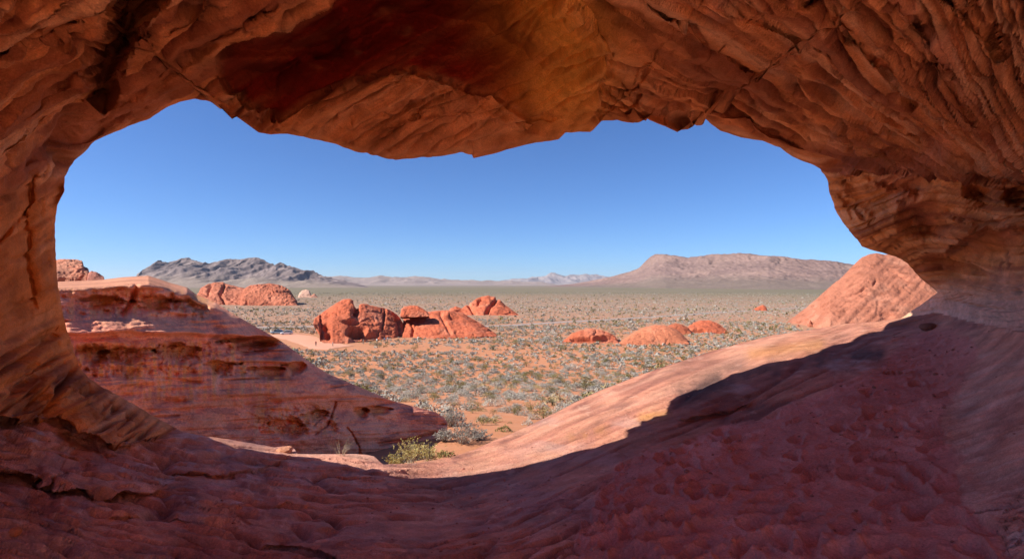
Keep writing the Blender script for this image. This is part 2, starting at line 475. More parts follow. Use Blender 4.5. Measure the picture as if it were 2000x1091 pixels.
# upper left: dark cleft, perched block, ridges
CLEFT = [(222,-90),(345,-90),(330,5),(285,60),(250,120),(228,200),(205,228),(165,200),(160,140),(185,105),(203,60),(208,20)]
d_cl = pl_dist(px, py, CLEFT, True) + 0.7 * wob
m_cl = sstep(4, -45, d_cl)
dr += 1.1 * m_cl + 0.25 * sstep(2, -8, d_cl)
BLK = [(-90,-90),(216,-90),(210,10),(203,58),(178,100),(150,112),(110,90),(60,60),(0,40),(-90,40)]
m_blk = recess(BLK, -0.20, 14)
groove([(98,74),(120,64),(145,48)], 0.30, 5, k=0.3)
groove([(0,115),(12,108),(24,100)], 0.25, 6, k=0.3)
fault([(-80,180),(20,130),(90,85),(150,112)], 0.14, 6, 60)
fault([(330,5),(285,60),(250,125),(200,180),(150,222),(90,275),(0,330),(-80,370)], -0.14, 6, 90)
fault([(-80,445),(0,390),(70,340),(128,322)], 0.50, 8, 150)      # roof overhangs the pillar
for (x0, y0, x1, y1, dd) in ((40,230,150,150,.10),(20,290,120,215,.10),(150,285,250,215,.10),(230,200,330,130,.10),(300,165,420,90,.08),(380,90,520,20,.10),(430,60,540,5,.10),
                             (60,320,200,250,.08),(250,230,330,190,.06),(330,60,400,15,.1)):
    groove([(x0, y0), ((x0 + x1) / 2, (y0 + y1) / 2 + 5), (x1, y1)], dd, 5)
# left pillar: round column with a seam, foot like a leaning log
colx = np.interp(py, [330, 420, 520, 600], [98, 92, 96, 108])
m_col = np.exp(-((px - colx) / 32) ** 4) * sstep(325, 350, py) * sstep(610, 560, py)
dr += -0.28 * m_col * np.sqrt(np.clip(1 - ((px - colx) / 40) ** 2, 0, 1))
groove([(74,335),(60,400),(56,470),(60,540),(72,600)], 0.07, 4)
groove([(0,470),(25,440),(55,415)], 0.10, 5)
LOG = [(60,690),(150,730),(220,765),(290,800),(345,835),(330,850),(257,866),(200,860),(140,832),(105,800),(60,760)]
m_log = recess(LOG, -0.22, 40)
for (x0, y0, x1, y1) in ((70,720,120,690),(60,745,130,705),(75,760,140,725),(80,655,115,640),(75,670,118,655)):
    groove([(x0, y0), (x1, y1)], 0.06, 4)
fault([(352,834),(320,846),(257,866),(200,861),(140,833),(112,813),(46,820),(-80,800)][::-1], 0.40, 5, 45)   # undercut below the foot
# floor ledges on the left
fault([(-80,905),(0,912),(60,928),(110,950),(190,958),(290,965),(335,945)], 0.42, 4, 45)
fault([(90,838),(160,850),(210,885),(250,900)], 0.28, 4, 40)
fault([(100,880),(160,895),(185,890)], 0.18, 3, 30)
fault([(300,915),(360,925),(440,930),(500,918),(560,890),(585,882)], 0.26, 4, 40)
fault([(470,885),(560,905),(640,915),(735,905)][::-1], -0.07, 4, 30)
groove([(80,930),(85,945),(130,922)], 0.12, 4)
fault([(150,1000),(230,1012),(330,1010),(420,1025)], 0.16, 4, 35)
fault([(380,985),(470,992),(560,985),(640,995)], 0.14, 4, 30)
fault([(60,880),(120,868),(180,872)], 0.14, 4, 30)
groove([(440,1010),(520,1030),(600,1040),(700,1030)], 0.05, 4)
groove([(360,960),(420,975),(520,985)], 0.05, 4)
fault([(480,1060),(560,1062),(640,1080),(700,1120)], 0.18, 4, 40)
fault([(590,935),(640,925),(700,930),(780,945)], 0.14, 4, 30)
# right: pale shelf along the sand
m_knob = recess([(1290,808),(1300,785),(1370,752),(1450,745),(1500,760),(1420,790),(1350,812)], -0.16, 16)
fault([(1290,815),(1340,818),(1420,800),(1500,770)], 0.22, 4, 45)
fault([(1150,835),(1210,822),(1290,790)], 0.08, 3, 25)
fault([(1380,690),(1470,690),(1530,678)], 0.10, 3, 25)

dirn = pix_dir(px, py)
rlen = np.linalg.norm(dirn, axis=-1)
rim_fade = sstep(0, 0.035, t)[:, None]
r = Yd * rlen + dr * rim_fade
P = dirn / rlen[..., None] * r[..., None]

# ---- rows that close the shell behind the camera
A = pix_dir(np.array(cpx), np.array(cpy)); A /= np.linalg.norm(A)
dl = P[-1] / np.linalg.norm(P[-1], axis=-1)[:, None]
th0 = np.arccos(np.clip(dl @ A, -1, 1))
perp = dl - np.cos(th0)[:, None] * A; perp /= np.linalg.norm(perp, axis=-1)[:, None]
so = np.linspace(0, 1, NO + 1)[1:]
th = th0[None] + (math.pi - 0.03 - th0)[None] * so[:, None]
dd = np.cos(th)[..., None] * A + np.sin(th)[..., None] * perp[None]
ec = np.array([0, -0.3, 0.35]); er = np.array([5.2, 4.4, 2.15])
q = dd / er; o_ = -ec / er
aa = (q * q).sum(-1); bb = (q * o_).sum(-1); cc_ = (o_ * o_).sum(-1) - 1
rb = (-bb + np.sqrt(np.maximum(bb * bb - aa * cc_, 0))) / aa
r_end = np.linalg.norm(P[-1], axis=-1)
bl = sstep(0, 0.35, so)[:, None]
rb = r_end[None] * (1 - bl) + rb * bl
Pb = dd * rb[..., None]
PA = np.concatenate([P, Pb], 0)

# ---- relief of the stone
PS = np.concatenate([dirn * (Yd + 0.25 * dr * rim_fade / rlen)[..., None], Pb], 0)
Nn = grid_normals(PS, True)
flip = (Nn * PS).sum(-1) > 0
Nn = np.where(flip[..., None], -Nn, Nn)
pxa = np.concatenate([px, np.repeat(px[-1:], NO, 0)], 0); pya = np.concatenate([py, np.repeat(py[-1:], NO, 0)], 0)
fla = np.concatenate([is_floor, np.repeat(is_floor[-1:], NO, 0)], 0)
msa = np.concatenate([m_sand, np.repeat(m_sand[-1:], NO, 0)], 0)
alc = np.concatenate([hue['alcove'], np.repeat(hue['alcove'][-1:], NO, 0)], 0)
nrows = PA.shape[0]

# bedding: a scalar whose level lines follow the layers seen on each part of the shell
S_r = np.degrees(np.arctan2(480 - pya, 2100 - pxa)) * 7.0          # fan on the right roof (0..90 deg)
S_l = (pxa * 0.50 + pya * 0.866) * 0.55                           # diagonal bands on the left roof
S_w = (pya + 18 * np.sin(pxa / 55.0) + 0.10 * (pxa - 1800)) * 1.3   # right wall
S_f = (pya - np.interp(pxa, [-70, 0, 300, 600, 860, 1000, 1300, 1700, 2070], [815, 830, 905, 955, 965, 935, 815, 655, 540])) * 1.1     # floor layers run round the bowl
fin_x = np.interp(pya, [-70, 0, 45, 90, 150, 215, 270], [1060, 1110, 1150, 1190, 1182, 1173, 1162])
over_y = np.interp(pxa, [1600, 1650, 1720, 1800, 1880, 1980, 2080], [333, 350, 338, 345, 352, 358, 372])
w_r = (pxa > fin_x).astype(float)                       # the beds break at the fin ...
w_w = ((pxa > 1600) & (pya > over_y)).astype(float)      # ... and at the overhang
warp = 16 * n2(pxa, pya, 240, octaves=3, off=4.4) + 4 * n2(pxa, pya, 60, octaves=2, off=8.1)
S = np.where(fla, S_f, (S_l * (1 - w_r) + S_r * w_r) * (1 - w_w) + S_w * w_w) + warp
def layers(S, along, scale, off):
    Q = np.stack([S / scale, along / (scale * 14), np.zeros_like(S) + off], -1)
    return noise3(Q)
L_r = np.hypot(2100 - pxa, 480 - pya); L_l = pxa * 0.866 - pya * 0.5
along = np.where(fla, pxa * 1.1, L_l * (1 - w_r) + L_r * w_r)
pyb = pya
def nwarp(x, y, sc): return n2(x, y, sc, octaves=2, off=sc * 0.7)
b1 = layers(S, along, 20, 1.3); b2 = layers(S, along, 8.5, 7.7); b3 = layers(S, along, 4.2, 3.9)
bed = 0.55 * b1 + 0.35 * b2 + 0.2 * b3
bed_r = np.clip(b1, -1, 0.25) * 0.6 + np.clip(b2, -1, 0.2) * 0.5 + 0.2 * b3      # flat backs with cut grooves
amt = 0.5 + 0.9 * np.clip(n2(pxa, pya, 190, octaves=2, off=6.6) + 0.35, 0, 1)
big = fbm(PA, 0.55, 3, off=2.0)
mid = fbm(PA, 1.9, 4, off=5.0)
fine = fbm(PA, 9.0, 3, off=9.0)
pit = np.clip(fbm(PA, 5.5, 2, off=31.0) - 0.26, 0, 1)
def seams(scale, off, width, gate_off, stretch=9.0, thr=0.0):
    """broken hairline partings that run with the bedding"""
    n = noise3(np.stack([S / scale, along / (scale * stretch), np.zeros_like(S) + off], -1))
    g = sstep(thr, thr + 0.25, n2(pxa, pya, 130, octaves=2, off=gate_off))
    return np.exp(-(n / width) ** 2) * g
sm1 = seams(26, 2.2, 0.085, 61.0, 13.0, -0.15); sm2 = seams(12, 5.1, 0.14, 71.0, 15.0, -0.1); sm3 = seams(70, 8.3, 0.05, 81.0, 6.0, -0.1)
# spalled plates
c1, e1_ = cell2(S / 46 + 0.25 * nwarp(pxa, pya, 40), along / 120 + 0.2 * nwarp(pyb, pxa, 50), 1)
c2, e2_ = cell2(S / 17 + 0.3 * nwarp(pxa, pya, 18), along / 46 + 0.3 * nwarp(pyb, pxa, 20), 2)
plate = (c1 - 0.5) * sstep(0.0, 0.10, e1_) * 0.9 + (c2 - 0.5) * sstep(0, 0.14, e2_) * 0.45
gate_p = sstep(0.0, 0.35, n2(pxa, pya, 170, octaves=2, off=91.0)) * (1 - 0.8 * w_r * (1 - w_w))
strk = layers(S, along * 0.6, 7.0, 21.3); strk2 = layers(S, along * 0.5, 15.0, 25.3)
# the layers on the wall and roof are ledges: slow rise, sudden undercut
saw = lambda q: (q - np.floor(q))
ph1 = S / 21 + 0.8 * n2(pxa, pya, 150, 150, octaves=2, off=12.3); ph2 = S / 8.5 + 0.9 * n2(pxa, pya, 90, octaves=2, off=19.3)
led = (saw(ph1) ** 1.5 - 0.4) * 0.6 * sstep(-0.2, 0.3, n2(pxa, pya, 140, octaves=2, off=23.0)) + (saw(ph2) ** 1.5 - 0.4) * 0.28 * sstep(-0.1, 0.3, n2(pxa, pya, 110, octaves=2, off=27.0))
roof_d = 0.12 * big + 0.042 * mid + 0.022 * fine + 0.080 * bed_r * amt - 0.20 * pit * (1 - 0.8 * alc) + 0.035 * plate * gate_p + 0.085 * led - 0.085 * sm1 - 0.055 * sm2 - 0.12 * sm3 + 0.022 * strk + 0.03 * strk2
floor_d = 0.034 * big + 0.010 * mid + 0.014 * fine + 0.016 * bed_r * amt + 0.026 * plate * gate_p + 0.026 * led + 0.010 * strk - 0.042 * sm1 - 0.026 * sm2 - 0.05 * sm3 - 0.03 * pit
lf = sstep(850, 450, pxa)          # the left floor is more broken
smooth_r = sstep(850, 1000, pxa) * sstep(1000, 900, pya)
floor_d = floor_d * (1 + 0.9 * lf - 0.45 * smooth_r)
roof_d = roof_d * (1 - 0.42 * w_w)
pil_m = sstep(230, 150, pxa) * sstep(330, 380, pya) * sstep(720, 640, pya)
roof_d = roof_d * (1 - 0.62 * pil_m)
disp = np.where(fla, floor_d, roof_d * (1 - 0.5 * alc))
# loose sand with footprints
if True:
    X = PA[..., 0]; Yw = PA[..., 1]
    sand_h = 0.022 * fbm(PA, 2.6, 3, off=12.0) + 0.034 * fbm(PA, 8.0, 3, off=14.0) + 0.012 * np.abs(fbm(PA, 24.0, 2, off=15.0))
    selr = np.nonzero((msa > 0.02) & (np.arange(nrows)[:, None] < NR))
    sx, sy = X[selr], Yw[selr]
    add = np.zeros(sx.shape)
    rg = np.random.default_rng(21)
    jn = 0.22 * fbm(PA[selr], 9.0, 3, off=55.0)
    cand = rg.integers(0, len(sx), 520)
    foot = []
    for c in cand:
        fx, fy = sx[c], sy[c]
        if fy > 7.2 or rg.random() < (fy - 3.6) * 0.18: continue
        if any((fx - a) ** 2 + (fy - b) ** 2 < 0.16 ** 2 for a, b in foot): continue
        foot.append((fx, fy))
    for fx, fy in foot[:120]:
        th_ = rg.uniform(-0.9, 0.9) + (0.5 if fx > 2 else 0.9); sc_ = rg.uniform(0.8, 1.25); dp = rg.uniform(0.025, 0.06)
        ux = (sx - fx) * math.cos(th_) + (sy - fy) * math.sin(th_); uy = -(sx - fx) * math.sin(th_) + (sy - fy) * math.cos(th_)
        uy = uy - 0.02 * np.cos(ux / 0.06)
        e = np.sqrt((ux / (0.15 * sc_)) ** 2 + (uy / ((0.068 + 0.015 * np.sin(ux / 0.07)) * sc_)) ** 2) + jn
        add += -dp * sstep(1.15, 0.55, e) + 0.35 * dp * np.exp(-((e - 1.25) / 0.22) ** 2)
    sh = np.zeros_like(X); sh[selr] = np.clip(add, -0.08, 0.06)
    disp = disp * (1 - msa) + (sand_h + sh) * msa
rf = np.ones(nrows); rf[:NR] = 0.12 + 0.88 * sstep(0, 0.06, t)
rf = np.where(fla, np.minimum(rf[:, None], 1), rf[:, None])
PA = PA + Nn * (disp * rf)[..., None]

# ---- outer rock face, unseen: its brow is shaped to throw the shadow onto the ledge
SHADE = [(400,864),(480,878),(576,888),(656,894),(704,904),(748,922),(807,929),(861,931),(915,928),(1005,911),(1058,897),(1123,883),(1202,858),(1259,840),
         (1298,815),(1306,784),(1345,765),(1400,747),(1500,709),(1573,697),(1621,674),(1683,655),(1720,637),(1757,622)]
p0 = PA[0]
ph_pts, rm_pts = [], []
for (bx, by) in SHADE:
    i = np.unravel_index(np.argmin((px - bx) ** 2 + (py - by) ** 2), px.shape)
    B = PA[i]
    for s in np.arange(0.5, 40, 0.02):
        Q = B + SUN * s
        qx = CX + Q[0] / Q[1] * F; qy = HY - Q[2] / Q[1] * F
        a = sgn * (math.atan2(-(qy - cpy), qx - cpx) - a0) % (2 * math.pi)
        rr_i = np.interp(a, phi, rr)
        if math.hypot(qx - cpx, qy - cpy) > rr_i * 1.012 and qy < 700:
            ph_pts.append(a); rm_pts.append(np.linalg.norm(Q)); break
o_ = np.argsort(ph_pts); ph_pts = np.array(ph_pts)[o_]; rm_pts = np.array(rm_pts)[o_]
r0 = np.linalg.norm(p0, axis=-1)
rmax = np.interp(phi, ph_pts, rm_pts)
before = np.exp(-np.maximum(ph_pts[0] - phi, 0) / 0.12); after = np.exp(-np.maximum(phi - ph_pts[-1], 0) / 0.12)
is_top = jy < 575 + 0 * jx
dist_pil = sstep(ph_pts[0] - 0.02, ph_pts[0], phi)
rmax = r0 + np.maximum(rmax - r0, 0.25) * np.where(phi < ph_pts[0], before, np.where(phi > ph_pts[-1], after, 1.0))
rmax = np.maximum(rmax, r0 + 0.35)
d0 = p0 / r0[:, None]
thr = np.arccos(np.clip(d0 @ A, -1, 1))
pr = d0 - np.cos(thr)[:, None] * A; pr /= np.linalg.norm(pr, axis=-1)[:, None]
upw = np.where(jx > 1500, sstep(0.0, 0.10, pr[:, 2]), sstep(-0.35, 0.05, pr[:, 2]))        # 1 on roof and pillar, 0 on the floor edge
rows = []
KO = [(0.10,0.001,0.05,0.010),(0.3,0.003,0.2,0.03),(0.55,0.006,0.5,0.07),(0.8,0.009,1.0,0.14),(1.0,0.012,1.8,0.24),(1.0,0.03,2.6,0.34),(0.98,0.07,3.6,0.46),(0.94,0.14,4.8,0.60),
      (0.89,0.26,6.0,0.75),(0.84,0.42,7.0,0.9),(0.80,0.65,8.0,1.0),(0.78,0.9,9.0,1.1)]
# the sun reaches exactly the outer part of the ledge: keep the brow out of the way of those rays
LIT = SHADE + [q_ for q_ in RIM if q_[1] > 600 and 400 <= q_[0] <= 1740]
lsel = np.nonzero((pl_dist(px, py, LIT, True) < -1.5) & is_floor)
pick = np.random.default_rng(8).permutation(len(lsel[0]))[:5200]
lp = PA[:NR][lsel][pick]
bins_d = np.array([-0.002, 0.02, 0.05, 0.10, 0.20, 0.34, 0.53, 0.77, 1.2]); NBP = 500
bound = np.full((len(bins_d) - 1, NBP), 1e9)
for s_ in np.arange(0.4, 22, 0.06):
    Qs = lp + SUN * s_
    rq = np.linalg.norm(Qs, axis=1)
    qx_ = CX + Qs[:, 0] / Qs[:, 1] * F; qy_ = HY - Qs[:, 2] / Qs[:, 1] * F
    a_ = (sgn * (np.arctan2(-(qy_ - cpy), qx_ - cpx) - a0)) % (2 * math.pi)
    de_ = np.arccos(np.clip(Qs @ A / rq, -1, 1)) - np.interp(a_, phi, thr)
    ib = np.searchsorted(bins_d, de_) - 1
    okb = (ib >= 0) & (ib < len(bins_d) - 1) & (qy_ < 640)
    np.minimum.at(bound, (ib[okb], (a_[okb] / (2 * math.pi) * NBP).astype(int) % NBP), rq[okb])
bound = np.minimum(bound, np.minimum(np.roll(bound, 1, 1), np.roll(bound, -1, 1)))
pb_ = (np.arange(NBP) + 0.5) / NBP * 2 * math.pi
def bound_at(k): return np.interp(phi, pb_, np.minimum(bound[k], 60.0))
sm_ = np.minimum(bound, 60.0); w9 = np.exp(-(np.arange(-8, 9) / 3.5) ** 2); w9 /= w9.sum()
for k in range(len(bound)):
    good = sm_[k] < 40
    if good.sum() > 12:
        fill = np.interp(np.arange(NBP), np.nonzero(good)[0], sm_[k][good])
        fs = np.convolve(np.concatenate([fill[-8:], fill, fill[:8]]), w9, 'valid')
        bound[k] = np.where(good, fs, bound[k])
b0 = bound_at(0)
rmax = np.where(b0 < 40, np.clip(b0 - 0.04, r0 + 0.12, r0 + 7.0), rmax)
rI = np.linalg.norm(PA, axis=-1); dI = np.maximum.accumulate(np.arccos(np.clip((PA @ A) / rI, -1, 1)) - thr[None], 0)
for k_, (fr_, de_u, dr_l, de_l) in enumerate(KO):
    ru = r0 + (rmax - r0) * fr_ if k_ < 5 else np.maximum(rmax * fr_, r0 + 0.35 + 1.7 * sstep(420, 520, jx) * sstep(1250, 1150, jx) * (jy < 400))
    kb = int(np.searchsorted(bins_d, de_u)) - 1
    lim = np.minimum(bound_at(kb), bound_at(max(kb - 1, 0))) - 0.15
    ru = np.maximum(np.minimum(ru, lim), r0 + 0.12) if k_ >= 5 else ru
    if k_ >= 5:      # never inside the room
        rin_ = np.array([np.interp(de_u, dI[:NR, c_], rI[:NR, c_]) for c_ in range(NA)])
        ru = np.maximum(ru, rin_ + 0.12 + 0.35 * sstep(350, 420, jx) * sstep(700, 600, jx) * (jy < 400))
    rl = r0 + dr_l
    rn = ru * upw + rl * (1 - upw)
    tn = thr + de_u * upw + de_l * (1 - upw)
    rows.append((np.cos(tn)[:, None] * A + np.sin(tn)[:, None] * pr) * rn[:, None])
Pout = np.stack(rows, 0)
nz_ = fbm(Pout, 0.8, 4, off=3.0)
Pout = Pout + (Pout / np.linalg.norm(Pout, axis=-1)[..., None]) * (0.10 * (nz_ + 0.2) * np.linspace(0.02, 1, len(KO))[:, None])[..., None]

# ---- colours of the stone, with some light and shade painted in
def mixc(a, b, m):
    return a * (1 - m[..., None]) + np.array(b) * m[..., None]
def base(c): return np.zeros(pxa.shape + (3,)) + np.array(c)
nA = n2(pxa, pya, 210, octaves=4, off=1.1); nB = n2(pxa, pya, 70, octaves=4, off=15.0); nC = fbm(PA, 1.3, 4, off=40.0)
roofc = base((0.68, 0.295, 0.115))
roofc = mixc(roofc, (0.74, 0.40, 0.20), sstep(0.0, 0.35, b1 * 0.6 + nB * 0.6))
roofc = mixc(roofc, (0.76, 0.40, 0.18), sstep(0.55, 0.95, c1) * gate_p * 0.45)
roofc = mixc(roofc, (0.50, 0.165, 0.07), sstep(0.45, 0.1, c1) * gate_p * 0.5)
roofc = mixc(roofc, (0.20, 0.06, 0.03), np.clip(sm1 + 0.7 * sm2 + sm3, 0, 1) * 0.75)
roofc = mixc(roofc, (0.76, 0.37, 0.13), w_w * 0.55)
roofc = mixc(roofc, (0.38, 0.115, 0.045), sstep(0.10, 0.5, nA + 0.35 * b2) * 0.8)
roofc = mixc(roofc, (0.19, 0.07, 0.04), sstep(0.05, 0.3, pit * 2) * 0.7)
roofc = mixc(roofc, (0.36, 0.135, 0.06), sstep(0.05, 0.4, strk) * 0.55)
roofc = mixc(roofc, (0.30, 0.10, 0.05), sstep(0.1, 0.40, strk2) * 0.75)
roofc = mixc(roofc, (0.78, 0.48, 0.27), sstep(0.15, 0.45, -strk2) * 0.6)
roofc = mixc(roofc, (0.64, 0.31, 0.20), sstep(0.1, 0.4, n2(pxa, pya, 160, octaves=3, off=50.0)) * 0.45 * (w_r + 0.4))
msl = np.concatenate([m_slab, np.zeros((NO, NA))], 0)
roofc = mixc(roofc, (0.74, 0.36, 0.15), msl * 0.5)
alc_shade = alc * (1 - 0.45 * sstep(0.1, 0.5, n2(pxa, pya, 90, 50, octaves=4, off=210.0))) * (0.80 + 0.2 * sstep(0.3, -0.1, strk2))
roofc = mixc(roofc, (0.22, 0.018, 0.008), alc_shade)  # shade of the hollow painted in as dark maroon
fin = np.concatenate([hue['fin'], np.repeat(hue['fin'][-1:], NO, 0)], 0)
roofc = mixc(roofc, (0.90, 0.47, 0.085), fin * 0.9)  # warm bounce glow painted onto the fin
pil = sstep(230, 120, pxa) * sstep(330, 420, pya)
roofc = mixc(roofc, (0.74, 0.28, 0.06), pil * 0.6)
palew = sstep(1700, 1850, pxa) * sstep(520, 600, pya + 30 * nB)
roofc = mixc(roofc, (0.76, 0.50, 0.39), palew * 0.9)
dark_log = np.exp(-(pl_dist(pxa, pya, [(60,700),(110,740),(70,790)], False, reach=200) / 60) ** 2)
roofc = mixc(roofc, (0.20, 0.065, 0.045), dark_log * sstep(-0.2, 0.2, nB) * 0.8)
flc = base((0.62, 0.26, 0.17))
flc = mixc(flc, (0.62, 0.28, 0.18), sstep(0.0, 0.3, nC + 0.3 * b2))
flc = mixc(flc, (0.38, 0.145, 0.11), sstep(0.05, 0.35, -nC + 0.35 * b1) * 0.6)
flc = mixc(flc, (0.26, 0.10, 0.08), np.clip(sm1 + 0.7 * sm2 + sm3, 0, 1) * 0.7)
flc = mixc(flc, (0.40, 0.17, 0.13), sstep(0.4, 0.1, c2) * 0.4 * gate_p)
flc = mixc(flc, (0.44, 0.165, 0.11), sstep(0.1, 0.45, strk) * 0.45)
flc = mixc(flc, (0.70, 0.36, 0.25), sstep(0.15, 0.5, -strk2) * 0.4)
lilac = sstep(0.02, 0.3, n2(pxa, pya, 150, 60, octaves=4, off=22.0)) * sstep(1350, 1050, pxa) * sstep(880, 960, pya)
flc = mixc(flc, (0.34, 0.20, 0.19), lilac * 0.5)
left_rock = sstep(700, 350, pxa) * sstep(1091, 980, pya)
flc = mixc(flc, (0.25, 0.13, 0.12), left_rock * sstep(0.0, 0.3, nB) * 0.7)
flc = mixc(flc, (0.50, 0.36, 0.33), sstep(0.22, 0.36, n2(pxa, pya, 46, 22, octaves=3, off=60.0)) * left_rock * 0.6)
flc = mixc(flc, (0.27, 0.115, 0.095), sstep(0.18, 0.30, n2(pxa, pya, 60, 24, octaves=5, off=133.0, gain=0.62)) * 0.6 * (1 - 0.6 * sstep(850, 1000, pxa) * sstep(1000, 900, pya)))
flc = mixc(flc, (0.72, 0.40, 0.29), sstep(0.20, 0.34, n2(pxa, pya, 40, 14, octaves=5, off=153.0, gain=0.62)) * 0.5)
# dark varnish and pale pans near the edge of the shade
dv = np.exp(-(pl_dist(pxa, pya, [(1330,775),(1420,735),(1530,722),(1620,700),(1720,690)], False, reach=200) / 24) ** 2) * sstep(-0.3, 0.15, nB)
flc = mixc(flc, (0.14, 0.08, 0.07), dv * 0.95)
pan = sstep(1.0, 0.6, np.hypot((pxa - 1660) / 62, (pya - 714) / 16)) + 0.7 * sstep(1.0, 0.5, np.hypot((pxa - 1440) / 42, (pya - 758) / 12)) + 0.8 * sstep(1, 0.4, np.hypot((pxa - 1660) / 50, (pya - 785) / 16) + 0.6 * nB)
flc = mixc(flc, (0.62, 0.44, 0.38), np.clip(pan, 0, 1) * sstep(-0.4, 0.1, n2(pxa, pya, 50, 16, octaves=4, off=88.0)) * 0.75)
och = np.exp(-(pl_dist(pxa, pya, [(1255,815),(1300,808)], False, reach=90) / 9) ** 2) + 0.5 * np.exp(-(pl_dist(pxa, pya, [(1120,855),(1180,840)], False, reach=90) / 14) ** 2) * sstep(0, 0.3, nB) \
    + 0.6 * np.exp(-(pl_dist(pxa, pya, [(1470,690),(1600,672)], False, reach=90) / 12) ** 2)
flc = mixc(flc, (0.56, 0.24, 0.06), np.clip(och, 0, 1) * 0.75)
pl_ = sstep(0.0, 0.3, n2(pxa, pya, 130, 40, octaves=4, off=120.0)) * sstep(900, 1150, pxa) * sstep(1600, 1400, pxa) * (1 - msa) * sstep(760, 840, pya)
flc = mixc(flc, (0.55, 0.32, 0.27), pl_ * 0.6)
shelf = sstep(-0.35, 0.25, n2(pxa, pya, 120, 40, octaves=4, off=97.0)) * sstep(1800, 1880, pxa + 60 * nB) * sstep(620, 700, pya) * (1 - msa)
flc = mixc(flc, (0.68, 0.43, 0.33), shelf * 0.75 * (0.35 + 0.65 * sstep(-0.25, 0.25, strk2 + 0.6 * strk)))
sandc = base((0.50, 0.195, 0.15))
sandc = mixc(sandc, (0.60, 0.26, 0.20), sstep(0.0, 0.4, nC))
flc = mixc(flc, sandc, msa) if False else flc * (1 - msa[..., None]) + sandc * msa[..., None]
ledge_dim = sstep(740, 860, pxa) * sstep(0.42, 0.16, np.concatenate([np.repeat(t[:, None], NA, 1), np.ones((NO, NA))], 0)) * (1 - msa)
flc = flc * (1 - ledge_dim[..., None] * np.array([0.31, 0.37, 0.41]))      # sunlit outer ledge painted darker to hold down its glare
flc = flc * (1.12 + 0.12 * msa[..., None]) * np.array([0.99, 1.13, 1.20])
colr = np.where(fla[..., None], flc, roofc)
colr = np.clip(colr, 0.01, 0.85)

# ---- cut the shell into its pieces
ALLP = np.concatenate([Pout[::-1], PA], 0)
Nall = grid_normals(ALLP, True)
flip = (Nall * ALLP).sum(-1) > 0
inner = np.zeros(ALLP.shape[0], bool); inner[len(KO):] = True
nc_rows = len(KO)
# one orientation for the whole sheet: inside normals look at the eye point
if (Nall[nc_rows + 40:nc_rows + 200] * ALLP[nc_rows + 40:nc_rows + 200]).sum(-1).mean() > 0:
    Nall = -Nall; REV = True
else: REV = False
colo = np.repeat(colr[:1], nc_rows, 0)
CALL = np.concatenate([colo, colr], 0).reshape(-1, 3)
VALL = ALLP.reshape(-1, 3); NALL = Nall.reshape(-1, 3)
FQ = grid_faces(ALLP.shape[0], NA, True)
if REV: FQ = FQ[:, ::-1]
frow = np.repeat(np.arange(ALLP.shape[0] - 1), NA); fcol = np.tile(np.arange(NA), ALLP.shape[0] - 1)
ir = np.clip(frow - nc_rows, 0, nrows - 1)
f_out = frow < nc_rows
f_floor = fla[ir, fcol]; f_sand = (msa[ir, fcol] > 0.5) & f_floor
fpx = pxa[ir, fcol]; fpy = pya[ir, fcol]
f_slab = np.zeros(len(FQ), bool)
dsl = np.concatenate([d_slab, np.full((NO, NA), 99.0)], 0)
f_slab = (dsl[ir, fcol] < -2) & ~f_out & ~f_floor
f_pil = (fpx < 215) & (fpy > np.interp(fpx, [-80, 0, 70, 128, 160], [445, 390, 340, 322, 300])) & ~f_floor & (ir < NR)
f_wall = (fpx > 1606) & (fpy > np.interp(fpx, [1606, 1650, 1720, 1800, 1980, 2080], [333, 350, 338, 345, 358, 372])) & ~f_floor & (ir < NR)
f_back = (ir >= NR + 60) & ~f_floor
code = np.where(f_out, 6, np.where(f_sand, 1, np.where(f_floor, 0, np.where(f_slab, 3, np.where(f_pil, 4, np.where(f_wall, 5, np.where(f_back, 7, 2)))))))
# vault cut open behind the camera to let fill light in
fy_ = ALLP[..., 1].reshape(-1)[FQ].mean(1)
fcen = VALL[FQ].mean(1)
cut = 0.75 + 0.5 * fbm(fcen, 0.9, 3, off=77.0)
code = np.where((fcen[:, 1] < cut) & ~f_floor & ~f_out, 9, code)
code = np.where((fcen[:, 1] < -0.6) & f_floor & ~f_out, 9, code)
def piece(c, name, mat, parent=None):
    fq = FQ[code == c]
    u, inv = np.unique(fq, return_inverse=True)
    me = to_mesh(name, VALL[u], inv.reshape(fq.shape), True, CALL[u], NALL[u])
    return link(name, me, mat, parent)
cave = struct(empty('sandstone_cave', (0, 0, -1.7)), 'orange and brown sandstone cave framing the view')
def cpiece(c, name, mat):
    o = piece(c, name, mat, cave); o.location = (0, 0, 1.7); return o
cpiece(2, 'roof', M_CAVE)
cpiece(3, 'hanging_slab', M_CAVE)['label'] = 'rough slab hanging below the dark hollow of the roof'
cpiece(4, 'pillar', M_CAVE)['label'] = 'round stone pillar at the left side of the cave mouth'
cpiece(5, 'side_wall', M_CAVE)['label'] = 'scalloped wall with hollow pockets at the right of the mouth'
cpiece(6, 'outer_shadow_face', M_CAVE)  # unseen from the camera, brow formed for its shadow on the ledge
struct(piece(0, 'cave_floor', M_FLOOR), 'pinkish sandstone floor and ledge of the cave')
struct(piece(1, 'sand', M_SAND), 'dark red trampled sand with footprints on the cave floor')
